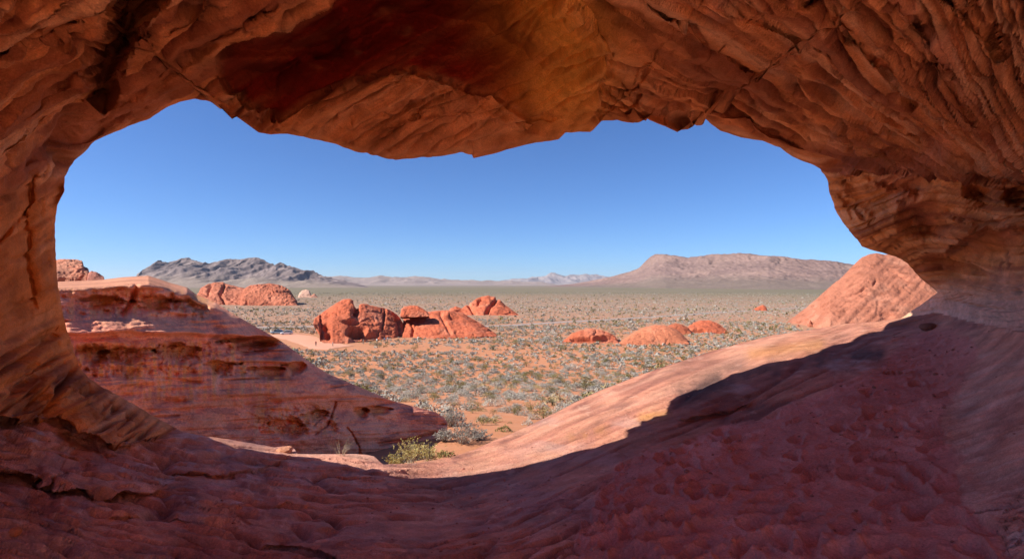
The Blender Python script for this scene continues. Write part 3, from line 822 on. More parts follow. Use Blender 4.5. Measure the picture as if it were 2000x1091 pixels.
# unseen sunlit shelf added behind the camera to bounce light into the cave
bx_ = np.linspace(-45, 45, 120); by_ = np.concatenate([np.linspace(0.9, -8, 40), np.linspace(-8, -60, 30)[1:]])
BX, BY = np.meshgrid(bx_, by_)
BZ = -1.82 - 0.015 * (0.9 - BY) + 0.18 * fbm(np.stack([BX, BY, 0 * BX], -1), 0.25, 4, off=6.0) - 0.25 * sstep(-0.3, 1.0, BY) - 0.02 * np.maximum(np.abs(BX) - 8, 0)
me = to_mesh('bounce_shelf', np.stack([BX, BY, BZ], -1).reshape(-1, 3), grid_faces(len(by_), len(bx_)), True, np.zeros((BX.size, 3)) + np.array((0.55, 0.23, 0.13)))
if me.polygons[100].normal.z < 0: me.flip_normals()
struct(link('bounce_shelf', me, M_FLOOR), 'unseen sandstone shelf added behind the cave to bounce light')
# unseen sunlit cliff added behind and to the right for warm bounce light
cl_p = np.array([(13, 2.5), (14, -2), (13, -7), (10, -12), (4, -16), (-4, -18)], float)
ss = np.linspace(0, 1, 90); cpl = np.stack([np.interp(ss, np.linspace(0, 1, 6), cl_p[:, k]) for k in (0, 1)], 1)
cin = np.array([0.0, -4.0]) - cpl; cin /= np.linalg.norm(cin, axis=1)[:, None]
vv = np.linspace(0, 1, 50)
CLF = np.stack([np.concatenate([cpl - cin * (3.0 * v_ ** 1.3), np.full((90, 1), -3.2 + 11 * v_)], 1) for v_ in vv], 0)
CLF = CLF + np.concatenate([cin, np.zeros((90, 1))], 1)[None] * (0.9 * fbm(CLF, 0.25, 5, off=8.0) + 0.25 * np.clip(noise3(np.stack([CLF[..., 2] * 1.6, CLF[..., 0] * 0.05, CLF[..., 1] * 0.05], -1)), -1, 0.3))[..., None]
struct(link('bounce_cliff', to_mesh('bounce_cliff', CLF.reshape(-1, 3), grid_faces(50, 90), True, np.zeros((50 * 90, 3)) + np.array((0.64, 0.26, 0.12))), M_FLOOR), 'unseen sandstone cliff added behind the camera to bounce warm light')
#---SECTION3---
# ================================================================== THE PLAIN
def ground_z(x, y):
    d = np.hypot(x, y)
    z = np.interp(d, [0, 12, 16, 20, 25, 31, 45, 65, 95, 130, 180, 400], [-4.0, -4.3, -5.15, -6.3, -7.7, -8.45, -10.6, -13.3, -17.0, -19.3, -20.0, -20.0])
    Q = np.stack([x, y, np.zeros_like(x)], -1)
    z = z + 0.28 * fbm(Q, 0.05, 3, off=2.0) * np.clip(d / 40, 0, 1) * np.clip(1500 / np.maximum(d, 1), 0, 1)
    return z
azf = np.radians(np.concatenate([np.linspace(-50, 50, 300), np.linspace(50, 310, 60)[1:-1]]))
dg = np.concatenate([[0.01, 4], np.geomspace(8, 1200, 200), np.geomspace(1200, 30000, 50)[1:]])
AZ, DG = np.meshgrid(azf, dg)
gx = DG * np.sin(AZ); gy = DG * np.cos(AZ)
gz = ground_z(gx, gy)
GV = np.stack([gx, gy, gz], -1).reshape(-1, 3)
ground = struct(link('desert_ground', to_mesh('desert_ground', GV, grid_faces(len(dg), len(azf), True), True)), 'orange sand plain that turns grey green with distance')
if ground.data.polygons[5000].normal.z < 0: ground.data.flip_normals()
def ground_mat():
    m = bpy.data.materials.new('desert_soil'); m.use_nodes = True
    nt = m.node_tree; n = nt.nodes; l = nt.links
    bs = n['Principled BSDF']; bs.inputs['Roughness'].default_value = 0.95; bs.inputs['Specular IOR Level'].default_value = 0.1
    tc = n.new('ShaderNodeTexCoord')
    ln = n.new('ShaderNodeVectorMath'); ln.operation = 'LENGTH'; l.new(tc.outputs['Object'], ln.inputs[0])
    def nz(scale, det=6, vec=None, rough=0.6):
        k = n.new('ShaderNodeTexNoise'); k.inputs['Scale'].default_value = scale; k.inputs['Detail'].default_value = det; k.inputs['Roughness'].default_value = rough
        l.new(vec if vec is not None else tc.outputs['Object'], k.inputs['Vector']); return k
    def rng(src, a, b, c=0.0, d=1.0):
        k = n.new('ShaderNodeMapRange'); k.inputs['From Min'].default_value = a; k.inputs['From Max'].default_value = b
        k.inputs['To Min'].default_value = c; k.inputs['To Max'].default_value = d; l.new(src, k.inputs['Value']); return k.outputs[0]
    def mix(f, a, b):
        k = n.new('ShaderNodeMix'); k.data_type = 'RGBA'
        if isinstance(f, float): k.inputs['Factor'].default_value = f
        else: l.new(f, k.inputs['Factor'])
        for s, v in ((6, a), (7, b)):
            if isinstance(v, tuple): k.inputs[s].default_value = (*v, 1)
            else: l.new(v, k.inputs[s])
        return k.outputs[2]
    big = nz(0.022, 5); midn = nz(0.35, 6); fine = nz(3.0, 5, rough=0.7)
    sand = mix(rng(midn.outputs['Fac'], 0.35, 0.65), (0.46, 0.185, 0.088), (0.51, 0.23, 0.125))
    sand = mix(rng(fine.outputs['Fac'], 0.45, 0.7, 0, 0.45), sand, (0.36, 0.17, 0.10))
    # thin grey litter and low cover: further out the floor of the plain itself is paler and greyer
    litter = mix(rng(big.outputs['Fac'], 0.4, 0.62), (0.30, 0.205, 0.145), (0.36, 0.205, 0.135))
    near = mix(rng(ln.outputs['Value'], 150, 420), sand, litter)
    # stretched bands of scrub across the far plain
    mp = n.new('ShaderNodeMapping'); mp.inputs['Scale'].default_value = (0.0016, 0.006, 1); l.new(tc.outputs['Object'], mp.inputs['Vector'])
    band = nz(1.0, 6, mp.outputs[0], 0.7)
    far = mix(rng(band.outputs['Fac'], 0.38, 0.62), (0.15, 0.135, 0.083), (0.235, 0.178, 0.126))
    spk = nz(0.16, 3, rough=0.8)
    far = mix(rng(spk.outputs['Fac'], 0.45, 0.62, 0, 0.7), far, (0.15, 0.14, 0.09))
    c = mix(rng(ln.outputs['Value'], 500, 1300), near, far)
    vf = mix(rng(ln.outputs['Value'], 2500, 5000), c, (0.205, 0.165, 0.127))
    l.new(vf, bs.inputs['Base Color'])
    bp = n.new('ShaderNodeBump'); bp.inputs['Strength'].default_value = 0.5; bp.inputs['Distance'].default_value = 0.12
    l.new(fine.outputs['Fac'], bp.inputs['Height']); l.new(bp.outputs[0], bs.inputs['Normal'])
    return m
ground.data.materials.append(ground_mat())

# ---- stone masses: front from foot to skyline, then over the crest and down the back
def mass(name, top, foot, Yb, T, nc, nr, prof=0.5, hs=False, radial=False, mat=None, disp=None, colf=None, back=1.0, nb=10, taper=0.5, sink=0.06, parent=None, Yfun=None):
    top = np.array(top, float); foot = np.array(foot, float)
    x0, x1 = top[0, 0], top[-1, 0]
    X = np.linspace(x0, x1, nc)
    yt = np.interp(X, top[:, 0], top[:, 1]); yb = np.interp(X, foot[:, 0], foot[:, 1])
    h = np.maximum(yb - yt, 0.2); hm = h.max()
    yb_ = np.maximum(yb, yt + 0.2)
    Yb_ = np.interp(X, *zip(*Yb)) if isinstance(Yb, list) else np.full(nc, float(Yb))
    T_ = (np.interp(X, *zip(*T)) if isinstance(T, list) else np.full(nc, float(T))) * (h / hm) ** taper
    tt = np.linspace(-sink, 1, nr)[:, None]
    tc = np.clip(tt, 0, 1)
    dome = 1 - np.sqrt(np.clip(1 - tc ** 2, 0, 1)); slope = tc
    g = prof * dome + (1 - prof) * slope
    PX = np.repeat(X[None], nr, 0); PY = yb_[None] + (yt - yb_)[None] * tt
    Yv = Yb_[None] + T_[None] * (g if Yfun is None else Yfun(PX, tc))
    Fp = pix_dir(PX, PY) * Yv[..., None]
    s = np.linspace(0, 1, nb + 1)[1:, None]
    crest = Fp[-1]
    Yk = crest[:, 1]
    yy = Yk[None] + T_[None] * back * s
    zz = crest[:, 2][None] / Yk[None] * yy - (h / F * Yk)[None] * 1.15 * (1 - np.sqrt(np.clip(1 - s ** 2, 0, 1))) - 0.002 * Yk[None] * s
    xx = crest[:, 0][None] / Yk[None] * yy
    Bp = np.stack([xx, yy, zz], -1)
    Pm = np.concatenate([Fp, Bp], 0)
    PXa = np.concatenate([PX, np.repeat(PX[-1:], nb, 0)], 0); PYa = np.concatenate([PY, np.repeat(PY[-1:], nb, 0)], 0)
    Nm = grid_normals(Pm)
    fl_ = (Nm * pix_dir(PXa, PYa)).sum(-1)[: nr - 1].mean() > 0
    if fl_: Nm = -Nm
    tfull = np.concatenate([np.repeat(tc, nc, 1), np.ones((nb, nc))], 0)
    if disp is not None:
        dv_ = disp(PXa, PYa, Pm, tfull)
        endf = np.minimum(1, np.minimum(np.arange(nc), np.arange(nc)[::-1]) / 6.0)[None]
        if hs: endf = endf * np.clip(h / hm * 1.4, 0.03, 1)[None]
        if radial:
            Vd = Pm / np.linalg.norm(Pm, axis=-1)[..., None]
            Pm = Pm - Vd * (dv_ * endf)[..., None]
        else: Pm = Pm + Nm * (dv_ * endf)[..., None]
    colv = colf(PXa, PYa, Pm, tfull).reshape(-1, 3) if colf is not None else None
    Fm = grid_faces(Pm.shape[0], nc)
    if fl_: Fm = Fm[:, ::-1]
    # origin at the foot of the thing
    mid = Pm[0, nc // 2].copy()
    if parent is None: org = mid
    else: org = np.array(parent.location)
    me = to_mesh(name, Pm.reshape(-1, 3) - org, Fm, True, np.clip(colv, 0.01, 0.9) if colv is not None else None)
    o = link(name, me, mat, parent)
    if parent is None: o.location = org
    return o

# ---- shaded hill on the left
LH_TOP = [(70,552),(108,550),(160,548),(200,546),(240,541),(290,538),(312,545),(332,552),(365,561),(385,576),(420,590),(450,609),(500,638),(545,663),(580,688),(602,705),(640,729),
          (700,754),(760,780),(800,791),(850,804),(868,815),(877,832),(874,850)]
LH_FOOT = [(70,960),(330,930),(500,930),(700,905),(760,892),(820,880),(860,866),(874,856)]
def lh_Y(PX, tc):
    # steep flank with a set-back shelf two thirds up, flat sunlit top
    PYv = np.interp(PX, [p[0] for p in LH_TOP], [p[1] for p in LH_TOP])
    leftness = sstep(480, 300, PX)
    g1 = np.interp(tc, [0, 0.45, 0.70, 0.73, 0.81, 0.955, 0.968, 1.0], [0, 0.17, 0.26, 0.29, 0.38, 0.45, 0.52, 2.0])
    g2 = np.interp(tc, [0, 0.5, 0.9, 1.0], [0, 0.22, 0.45, 0.62])
    return g1 * leftness + g2 * (1 - leftness)
def bandmask(PX, PY, y0, y1, x0, x1, s=8):
    return sstep(y0 - s, y0 + s, PY) * sstep(y1 + s, y1 - s, PY) * sstep(x0 - 20, x0 + 20, PX) * sstep(x1 + 20, x1 - 20, PX)
def hollow(PX, PY, cx, cy, rx, ry, k=0.8):
    """wind hollow: sharp brow, floor that eases out"""
    dy = PY - cy
    q = np.hypot((PX - cx) / rx, np.where(dy < 0, dy / ry, dy / (ry * 1.9)))
    q = q + k * n2(PX, PY, 30, 16, octaves=4, off=cx * 0.013)
    return sstep(1.1, np.where(dy < 0, 0.85, 0.35), q)
def ell(PX, PY, cx, cy, rx, ry, k=0.35):
    return sstep(1.15, 0.55, np.hypot((PX - cx) / rx, (PY - cy) / ry) + k * n2(PX, PY, 18, octaves=3, off=cx * 0.01))
def tafoni(P, sx, sz, thr, off):
    Q = P * np.array([sx, sx, sz], np.float32)
    return np.clip(fbm(Q, 1.0, 3, off=off) - thr, 0, 1)
def lh_feat(PX, PY):
    jit = 7 * n2(PX, PY, 60, octaves=3, off=3.0)
    Y2 = PY + jit
    b = {}
    b['up'] = sstep(560, 566, Y2 - 0.02 * (PX - 250)) * sstep(640, 600, Y2) * sstep(425, 390, PX) * sstep(-0.45, -0.05, n2(PX, PY, 55, 40, octaves=2, off=70.0))
    b['tx'] = bandmask(PX, Y2 + 0.03 * (PX - 300), 668, 735, 90, 470)
    b['low'] = bandmask(PX, Y2, 790, 850, 490, 660)
    b['line'] = np.exp(-((Y2 - np.interp(PX, [100, 300, 450, 560], [648, 650, 655, 664])) / 5) ** 2) * sstep(600, 540, PX)
    b['cave'] = hollow(PX, PY, 492, 668, 62, 12, 0.5)
    b['h1'] = hollow(PX, PY, 575, 714, 26, 9); b['h2'] = hollow(PX, PY, 432, 712, 34, 10); b['h3'] = hollow(PX, PY, 704, 804, 17, 9, 0.5)
    b['h4'] = hollow(PX, PY, 520, 722, 40, 9); b['h5'] = hollow(PX, PY, 560, 832, 40, 14); b['h6'] = hollow(PX, PY, 615, 812, 26, 12); b['h7'] = hollow(PX, PY, 735, 800, 26, 8)
    b['hu'] = hollow(PX, PY, 388, 590, 40, 14); b['hv'] = hollow(PX, PY, 200, 588, 46, 12); b['hw'] = hollow(PX, PY, 300, 590, 36, 14); b['hx'] = hollow(PX, PY, 250, 690, 60, 12); b['hy'] = hollow(PX, PY, 350, 685, 46, 14); b['hz'] = hollow(PX, PY, 180, 690, 30, 16)
    return b
def lh_disp(PX, PY, P, t):
    b = lh_feat(PX, PY)
    cl_ = np.clip(b['up'] + b['tx'] + b['low'], 0, 1)
    bedS = PY + 10 * n2(PX, PY, 160, octaves=3, off=12.0) + 0.05 * PX
    bed = noise3(np.stack([bedS / 9.0, PX / 190.0, P[..., 1] * 0.02], -1)); bed2 = noise3(np.stack([bedS / 3.8, PX / 120.0, P[..., 1] * 0.02 + 5], -1))
    cr, ed = cell2(bedS / 22 + 0.3 * n2(PX, PY, 20, octaves=2), PX / 46 + 0.3 * n2(PY, PX, 24, octaves=2), 5)
    cr2, ed2 = cell2(bedS / 9 + 0.3 * n2(PX, PY, 10, octaves=2), PX / 20 + 0.3 * n2(PY, PX, 12, octaves=2), 6)
    sea = np.exp(-(noise3(np.stack([bedS / 26.0, PX / 260.0, 0 * PX + 4.4], -1)) / 0.07) ** 2) * sstep(-0.1, 0.2, n2(PX, PY, 90, octaves=2, off=55.0))
    d = 0.20 * fbm(P, 0.22, 3, off=1.0) + (0.05 + 0.12 * cl_) * (cr - 0.5) * sstep(0, 0.12, ed) + (0.02 + 0.06 * cl_) * (cr2 - 0.5) - 0.30 * sea + 0.17 * np.clip(bed, -1, 0.25) + 0.085 * bed2 + 0.05 * fbm(P, 2.2, 3, off=3.0)
    ta = np.clip(n2(PX, PY, 30, 22, octaves=3, off=20.0) - 0.02, 0, 1) + 0.35 * np.clip(n2(PX, PY, 9, 8, octaves=2, off=26.0), 0, 1)
    d -= b['up'] * (0.30 + 0.75 * ta) + b['tx'] * (0.12 + 0.7 * ta) + b['low'] * (0.10 + 0.8 * ta)
    d += 0.30 * b['line'] * sstep(0.3, -0.2, n2(PX, PY, 90, 20, octaves=2, off=33.0))
    d -= 1.5 * b['cave'] + 1.0 * b['h1'] + 0.8 * b['h2'] + 0.9 * b['h3'] + 0.7 * b['h4'] + 0.9 * b['hu'] + 0.7 * b['hv'] + 0.8 * b['hw'] + 0.7 * b['hx'] + 0.8 * b['hy'] + 0.7 * b['hz'] + 0.7 * b['h5'] + 0.6 * b['h6'] + 0.5 * b['h7']
    d += 0.9 * n2(PX, PY, 150, 90, octaves=3, off=5.0) + 0.30 * n2(PX, PY, 40, 26, octaves=3, off=15.0)
    lip_y = np.interp(PX, [100, 300, 450, 560, 700], [650, 652, 657, 668, 690])
    d += 0.55 * sstep(4, -6, Y2_(PX, PY) - lip_y) * sstep(-70, -10, Y2_(PX, PY) - lip_y) * sstep(640, 560, PX)
    d += 0.35 * sstep(3, -5, Y2_(PX, PY) - 566) * sstep(-30, -8, Y2_(PX, PY) - 566) * sstep(400, 360, PX)
    d += 0.40 * sstep(3, -5, Y2_(PX, PY) - 782) * sstep(-60, -8, Y2_(PX, PY) - 782) * sstep(440, 520, PX)
    for ln, dep, w in (([(655,785),(640,830),(615,848)], 0.35, 2.2), ([(680,835),(700,870),(705,900)], 0.3, 2.0), ([(740,868),(800,858),(850,845)], 0.5, 3), ([(480,790),(600,778),(700,776),(780,783)], 0.25, 3),
                       ([(265,560),(255,590),(240,612)], 0.8, 6), ([(335,575),(340,600)], 0.5, 5), ([(300,545),(345,560)], 0.3, 3), ([(510,845),(600,848),(655,840)], 0.3, 4)):
        d -= dep * np.exp(-(pl_dist(PX + jx2(PX, PY), PY, ln, False, reach=60) / w) ** 2)
    return d * (0.12 + 0.88 * sstep(0, 0.10, 1 - t))
def Y2_(PX, PY): return PY + 7 * n2(PX, PY, 60, octaves=4, off=3.0)
def jx2(PX, PY): return 6 * n2(PX, PY, 25, octaves=3, off=8.0)
def lh_col(PX, PY, P, t):
    b = lh_feat(PX, PY)
    c = np.zeros(PX.shape + (3,)) + np.array((0.74, 0.29, 0.175))
    n = fbm(P, 0.5, 4, off=6.0)
    bed = noise3(np.stack([(PY + 8 * n2(PX, PY, 130, octaves=2)) / 6.0, PX / 160.0, 0 * PX], -1))
    mx = lambda c, k, m: c * (1 - m[..., None]) + np.array(k) * m[..., None]
    c = mx(c, (0.60, 0.20, 0.125), sstep(0, 0.35, n + 0.3 * bed) * 0.8)
    c = mx(c, (0.26, 0.11, 0.10), sstep(0.12, 0.42, n2(PX, PY, 80, 34, octaves=4, off=44.0)) * sstep(640, 700, PY) * 0.4)
    c = mx(c, (0.20, 0.09, 0.085), sstep(0.10, 0.17, n2(PX, PY, 46, 22, octaves=5, off=144.0, gain=0.65)) * sstep(560, 640, PY) * 0.5)
    om = np.clip(b['up'] * 0.7 + b['tx'] + b['low'] * 0.7 + bandmask(PX, PY, 700, 780, 240, 560, 20) * 0.8, 0, 1)
    st = noise3(np.stack([PX / 9.0, PY / 70.0, 0 * PX + 3], -1))
    c = mx(c, (0.60, 0.29, 0.10), om * sstep(-0.1, 0.3, st) * 0.75)
    c = mx(c, (0.21, 0.085, 0.06), om * sstep(0.05, 0.4, -st + 0.5 * n) * 0.35)
    c = mx(c, (0.55, 0.40, 0.31), om * sstep(0.2, 0.45, noise3(np.stack([PX / 13.0, PY / 40.0, 0 * PX + 9], -1))) * 0.4)
    hol = np.clip(sum(b[k] for k in ('cave', 'h1', 'h2', 'h3', 'h4', 'h5', 'h6', 'h7', 'hu', 'hv', 'hw', 'hx', 'hy', 'hz')), 0, 1) * sstep(-0.4, 0.3, n2(PX, PY, 25, octaves=3, off=99.0))
    c = mx(c, (0.52, 0.235, 0.075), hol * 0.75)
    c = np.clip(c * np.array([1.22, 1.26, 1.28]), 0, 0.82)
    c = mx(c, (0.47, 0.215, 0.13), sstep(0.93, 0.97, t) * sstep(430, 330, PX) * 0.8)
    return c
lh = mass('sandstone_hill', LH_TOP, LH_FOOT, [(70, 13.0), (300, 16.0), (600, 22.0), (800, 29.0), (877, 31.0)], [(70, 5), (300, 5), (600, 4.6), (800, 2.2), (877, 0.8)], 500, 270,
          mat=M_HILL, disp=lh_disp, colf=lh_col, back=1.2, taper=0.1, Yfun=lh_Y, nb=14, radial=True)
tag(lh, 'big layered red sandstone hill in shade, pocked with hollows, left beyond the cave mouth', 'rock hill')

# ---- generic look of the sunlit red rocks on the plain
def red_col(base=(0.50, 0.128, 0.062), pale=(0.56, 0.20, 0.115), dark=(0.29, 0.068, 0.04), s=0.12, off=0.0):
    def f(PX, PY, P, t):
        c = np.zeros(PX.shape + (3,)) + np.array(base)
        n = fbm(P, s, 4, off=off + 5); n2_ = fbm(P * np.array([1, 1, 3.0], np.float32), s * 3, 3, off=off + 9)
        mx = lambda c, k, m: c * (1 - m[..., None]) + np.array(k) * m[..., None]
        c = mx(c, pale, sstep(0.0, 0.4, n) * 0.8)
        c = mx(c, dark, sstep(0.1, 0.45, n2_) * 0.7)
        c = mx(c, tuple(0.55 * np.array(dark)), sstep(0.2, 0.45, fbm(P * np.array([1.6, 1.6, 0.7], np.float32), s * 2.2, 4, off=off + 70)) * 0.6)
        return c
    return f
def red_disp(amp=1.0, s=0.1, off=0.0, feats=(), bedamp=0.5, bedstep=1.5, dip=(0.1, 0.05)):
    def f(PX, PY, P, t):
        wv = P + 3.0 * fbm(P, s * 2, 2, off=off + 40)[..., None]
        crk = np.exp(-(noise3(wv * np.float32(s * 1.3) + off) / 0.055) ** 2) * sstep(-0.1, 0.25, fbm(P, s, 2, off=off + 50))
        d = 1.3 * fbm(P, s, 4, off=off) + 0.75 * fbm(P, s * 4, 4, off=off + 3, gain=0.65) - 0.9 * crk
        zb = P[..., 2] + dip[0] * P[..., 0] + dip[1] * P[..., 1] + 0.8 * fbm(P, s * 1.5, 2, off=off + 8)
        bd = noise3(np.stack([zb / bedstep, P[..., 0] * 0.02, P[..., 1] * 0.02], -1)) + 0.5 * noise3(np.stack([zb / bedstep * 2.7, P[..., 0] * 0.03, P[..., 1] * 0.03 + 5], -1))
        d = d * amp + bedamp * np.clip(bd, -1, 0.3)
        ta = np.clip(fbm(P * np.array([1, 1, 1.5], np.float32), s * 5, 2, off=off + 14) - 0.22, 0, 1)
        d -= amp * 1.6 * ta
        for kind, a, dep, w in feats:
            if kind == 'e': d -= dep * ell(PX, PY, a[0], a[1], a[2], a[3], 0.25)
            else: d -= dep * np.exp(-(pl_dist(PX, PY, a, False, reach=40) / w) ** 2)
        return d * (0.25 + 0.75 * sstep(0.0, 0.1, 1.02 - t))
    return f
ROCK_POLY = []
def rock(name, label, top, foot, Yb, T, nc=150, nr=80, res=0.62, cat='rock', group=None, **k):
    ROCK_POLY.append(list(top) + list(foot)[::-1])
    o = mass(name, top, foot, Yb, T, max(int(nc * res), 24), max(int(nr * res), 16), **k)
    tag(o, label, cat, group); return o
GR = 'red rocks on the plain'
rock('sandstone_outcrop', 'big hollowed red rock with a shaded cave at its foot, beside the parking area',
     [(612,630),(614,622),(624,614),(640,603),(660,590),(672,584),(684,583),(692,588),(697,600),(703,594),(712,592),(722,595),(745,600),(757,602),(765,606),(775,612),(783,622),(789,640),(794,652)],
     [(612,632),(624,650),(626,664),(640,672),(665,672),(700,667),(740,662),(794,655)], [(612,194),(630,189),(650,187),(680,189),(710,194),(740,200),(770,207),(794,214)], 30, 260, 130, prof=0.25, mat=M_ROCK, group=GR,
     disp=red_disp(1.0, 0.09, 1.0, feats=[('e', (697,648,22,13), 5.5, 0), ('e', (686,627,20,6), 2.5, 0), ('l', [(694,588),(698,600),(695,612)], 2.5, 3.0), ('e', (640,655,6,8), 3.0, 0),
           ('l', [(752,603),(750,625),(748,640)], 1.2, 2.0), ('e', (720,655,22,8), 3.0, 0), ('e', (636,640,6,8), 2.5, 0), ('l', [(772,612),(778,630),(782,655)], 1.0, 3.0)]), colf=red_col(off=1.0))
rock('sandstone_outcrop', 'long low red rock hump right beside the hollowed rock',
     [(786,640),(788,622),(800,613),(830,609),(850,607),(875,606),(890,610),(905,612),(920,620),(940,632),(955,641),(964,647),(970,652)],
     [(786,659),(840,660),(900,659),(970,656)], [(786,209),(830,206),(880,206),(930,208),(970,213)], 36, 220, 90, prof=0.25, mat=M_ROCK, group=GR,
     disp=red_disp(0.8, 0.09, 4.0, feats=[('l', [(800,625),(808,640),(805,655)], 1.2, 3), ('e', (880,620,20,4), 1.0, 0), ('l', [(860,612),(868,630),(880,650)], 0.8, 3)]), colf=red_col(off=4.0))
rock('sandstone_boulder', 'striped boulder perched between the two humps of the red rocks',
     [(782,614),(784,603),(790,598),(802,596),(815,597),(826,602),(834,608),(838,614)], [(782,618),(838,617)], 219, 7, 90, 44, prof=0.7, mat=M_ROCK, group=GR,
     disp=red_disp(0.4, 0.2, 7.0, feats=[('l', [(790,603),(812,602),(830,609)], 0.8, 1.5)], bedstep=0.9), colf=red_col(off=7.0))
rock('sandstone_outcrop', 'steep pointed red rock with a dark cleft behind the low hump',
     [(872,611),(880,602),(890,598),(902,602),(910,596),(918,592),(930,583),(940,579),(955,577),(968,580),(978,586),(986,594),(998,603),(1008,610),(1014,615)],
     [(872,616),(1014,616)], 360, 45, 200, 80, prof=0.2, mat=M_ROCK, group=GR,
     disp=red_disp(1.6, 0.05, 9.0, feats=[('l', [(972,582),(958,597),(950,612)], 5, 3.0), ('l', [(915,594),(925,608),(928,615)], 3, 3), ('l', [(940,582),(925,592)], 2, 2)]), colf=red_col(s=0.07, off=9.0))
rock('sandstone_outcrop', 'low red rock with a shaded overhang, left of the smooth dome',
     [(1098,668),(1106,660),(1118,651),(1135,644),(1155,641),(1175,644),(1190,650),(1202,657),(1208,668)], [(1098,669),(1208,670)], 190, 11, 150, 60, prof=0.5, mat=M_ROCK, group=GR,
     disp=red_disp(0.6, 0.12, 12.0, feats=[('e', (1140,662,26,5), 2.4, 0), ('e', (1180,660,20,5), 2.0, 0)]), colf=red_col(off=12.0))
rock('sandstone_dome', 'smooth pale orange rock dome in the middle of the scrub',
     [(1208,670),(1222,660),(1240,648),(1258,639),(1280,634),(1300,635),(1318,641),(1332,652),(1342,662),(1346,669)], [(1208,672),(1280,675),(1346,671)], 184, 15, 160, 60, prof=0.45, mat=M_ROCK, group=GR,
     disp=red_disp(0.35, 0.12, 15.0, bedamp=0.1), colf=red_col((0.52, 0.175, 0.09), (0.56, 0.23, 0.135), (0.38, 0.12, 0.065), off=15.0))
rock('sandstone_outcrop', 'small rust red rock peeking out behind the smooth dome',
     [(1298,644),(1306,635),(1320,631),(1334,634),(1345,640),(1350,648)], [(1298,652),(1350,652)], 222, 8, 80, 40, prof=0.5, mat=M_ROCK, group=GR,
     disp=red_disp(0.5, 0.15, 18.0), colf=red_col((0.42, 0.12, 0.06), off=18.0))
rock('sandstone_dome', 'rounded red rock right of the smooth dome',
     [(1338,649),(1345,638),(1355,630),(1370,625),(1385,625),(1400,630),(1412,638),(1422,648)], [(1338,650),(1422,650)], 228, 13, 130, 55, prof=0.5, mat=M_ROCK, group=GR,
     disp=red_disp(0.6, 0.12, 21.0, feats=[('e', (1362,646,16,4), 1.5, 0)]), colf=red_col(off=21.0))
rock('sandstone_outcrop', 'tiny lone red rock far out on the right of the plain',
     [(1468,606),(1474,602),(1482,598),(1490,595),(1496,598),(1499,606)], [(1468,607),(1499,607)], 425, 10, 60, 30, prof=0.3, mat=M_ROCK, group=GR,
     disp=red_disp(0.6, 0.12, 24.0), colf=red_col(off=24.0))
rock('sandstone_butte', 'long dark red butte of stacked layers behind the shaded hill',
     [(372,590),(384,576),(392,563),(405,555),(420,551),(436,550),(446,555),(460,558),(476,562),(486,566),(492,575),(494,596)], [(372,598),(494,598)], 540, 60, 240, 110, prof=0.15, mat=M_ROCK, group=GR,
     disp=red_disp(2.6, 0.05, 30.0, bedamp=1.6, bedstep=3.5, dip=(0.25, 0.1), feats=[('l', [(440,556),(430,575),(440,592)], 4, 3), ('l', [(412,556),(405,575)], 3, 3)]), colf=red_col((0.42, 0.145, 0.085), s=0.05, off=30.0))
rock('sandstone_butte', 'massive rounded dark red butte with a blunt right end',
     [(468,594),(472,575),(478,562),(490,556),(505,554),(525,553),(545,556),(558,560),(567,567),(573,577),(578,588),(582,596)], [(468,598),(582,598)], 525, 50, 240, 110, prof=0.5, mat=M_ROCK, group=GR,
     disp=red_disp(2.4, 0.06, 33.0, bedamp=0.5), colf=red_col((0.42, 0.135, 0.075), s=0.05, off=33.0))
rock('sandstone_boulder', 'pale lone boulder right of the dark red buttes',
     [(582,580),(584,573),(590,567),(598,565),(604,567),(607,573),(609,581)], [(582,581),(609,581)], 850, 18, 60, 40, prof=0.6, mat=M_ROCK, group=GR,
     disp=red_disp(1.2, 0.06, 36.0), colf=red_col((0.55, 0.33, 0.24), (0.6, 0.4, 0.3), (0.42, 0.2, 0.13), s=0.05, off=36.0))
rock('sandstone_boulder', 'flat dark boulder just right of the pale lone boulder',
     [(606,581),(609,576),(614,573),(618,576),(621,581)], [(606,582),(621,582)], 845, 12, 40, 24, prof=0.6, mat=M_ROCK, group=GR,
     disp=red_disp(0.8, 0.08, 39.0), colf=red_col((0.34, 0.18, 0.13), s=0.05, off=39.0))
rock('sandstone_outcrop', 'square topped rock castle on the shaded hill beside the pillar',
     [(60,506),(108,506),(125,505),(150,506),(160,508),(162,520),(170,524),(172,538),(180,549)], [(60,552),(180,552)], 44, 6, 220, 90, prof=0.9, mat=M_HILL, group=None,
     disp=red_disp(0.35, 0.35, 42.0, bedamp=0.22, bedstep=0.5), colf=red_col((0.44, 0.19, 0.12), s=0.5, off=42.0))
rock('sandstone_boulder', 'rounded dark boulder balanced right of the rock castle',
     [(170,546),(172,534),(178,529),(188,531),(196,537),(203,540),(204,546)], [(170,549),(204,549)], 42, 2.2, 70, 40, prof=0.8, mat=M_HILL,
     disp=red_disp(0.12, 0.8, 45.0, bedamp=0.06, bedstep=0.3), colf=red_col((0.36, 0.14, 0.10), s=0.6, off=45.0))
rh_f = [('l', [(1640,582),(1672,572),(1700,556)], 0.7, 1.6), ('l', [(1604,606),(1630,600),(1655,596)], 0.6, 1.5), ('l', [(1736,526),(1752,534),(1772,548)], 0.9, 1.8), ('l', [(1712,545),(1706,556)], 1.0, 2),
        ('l', [(1655,545),(1668,538)], 0.8, 1.5), ('e', (1732,615,14,7), 1.0, 0), ('l', [(1690,560),(1682,566)], 0.8, 1.6), ('l', [(1765,560),(1780,572)], 0.6, 1.5), ('l', [(1716,590),(1712,612)], 0.5, 2)]
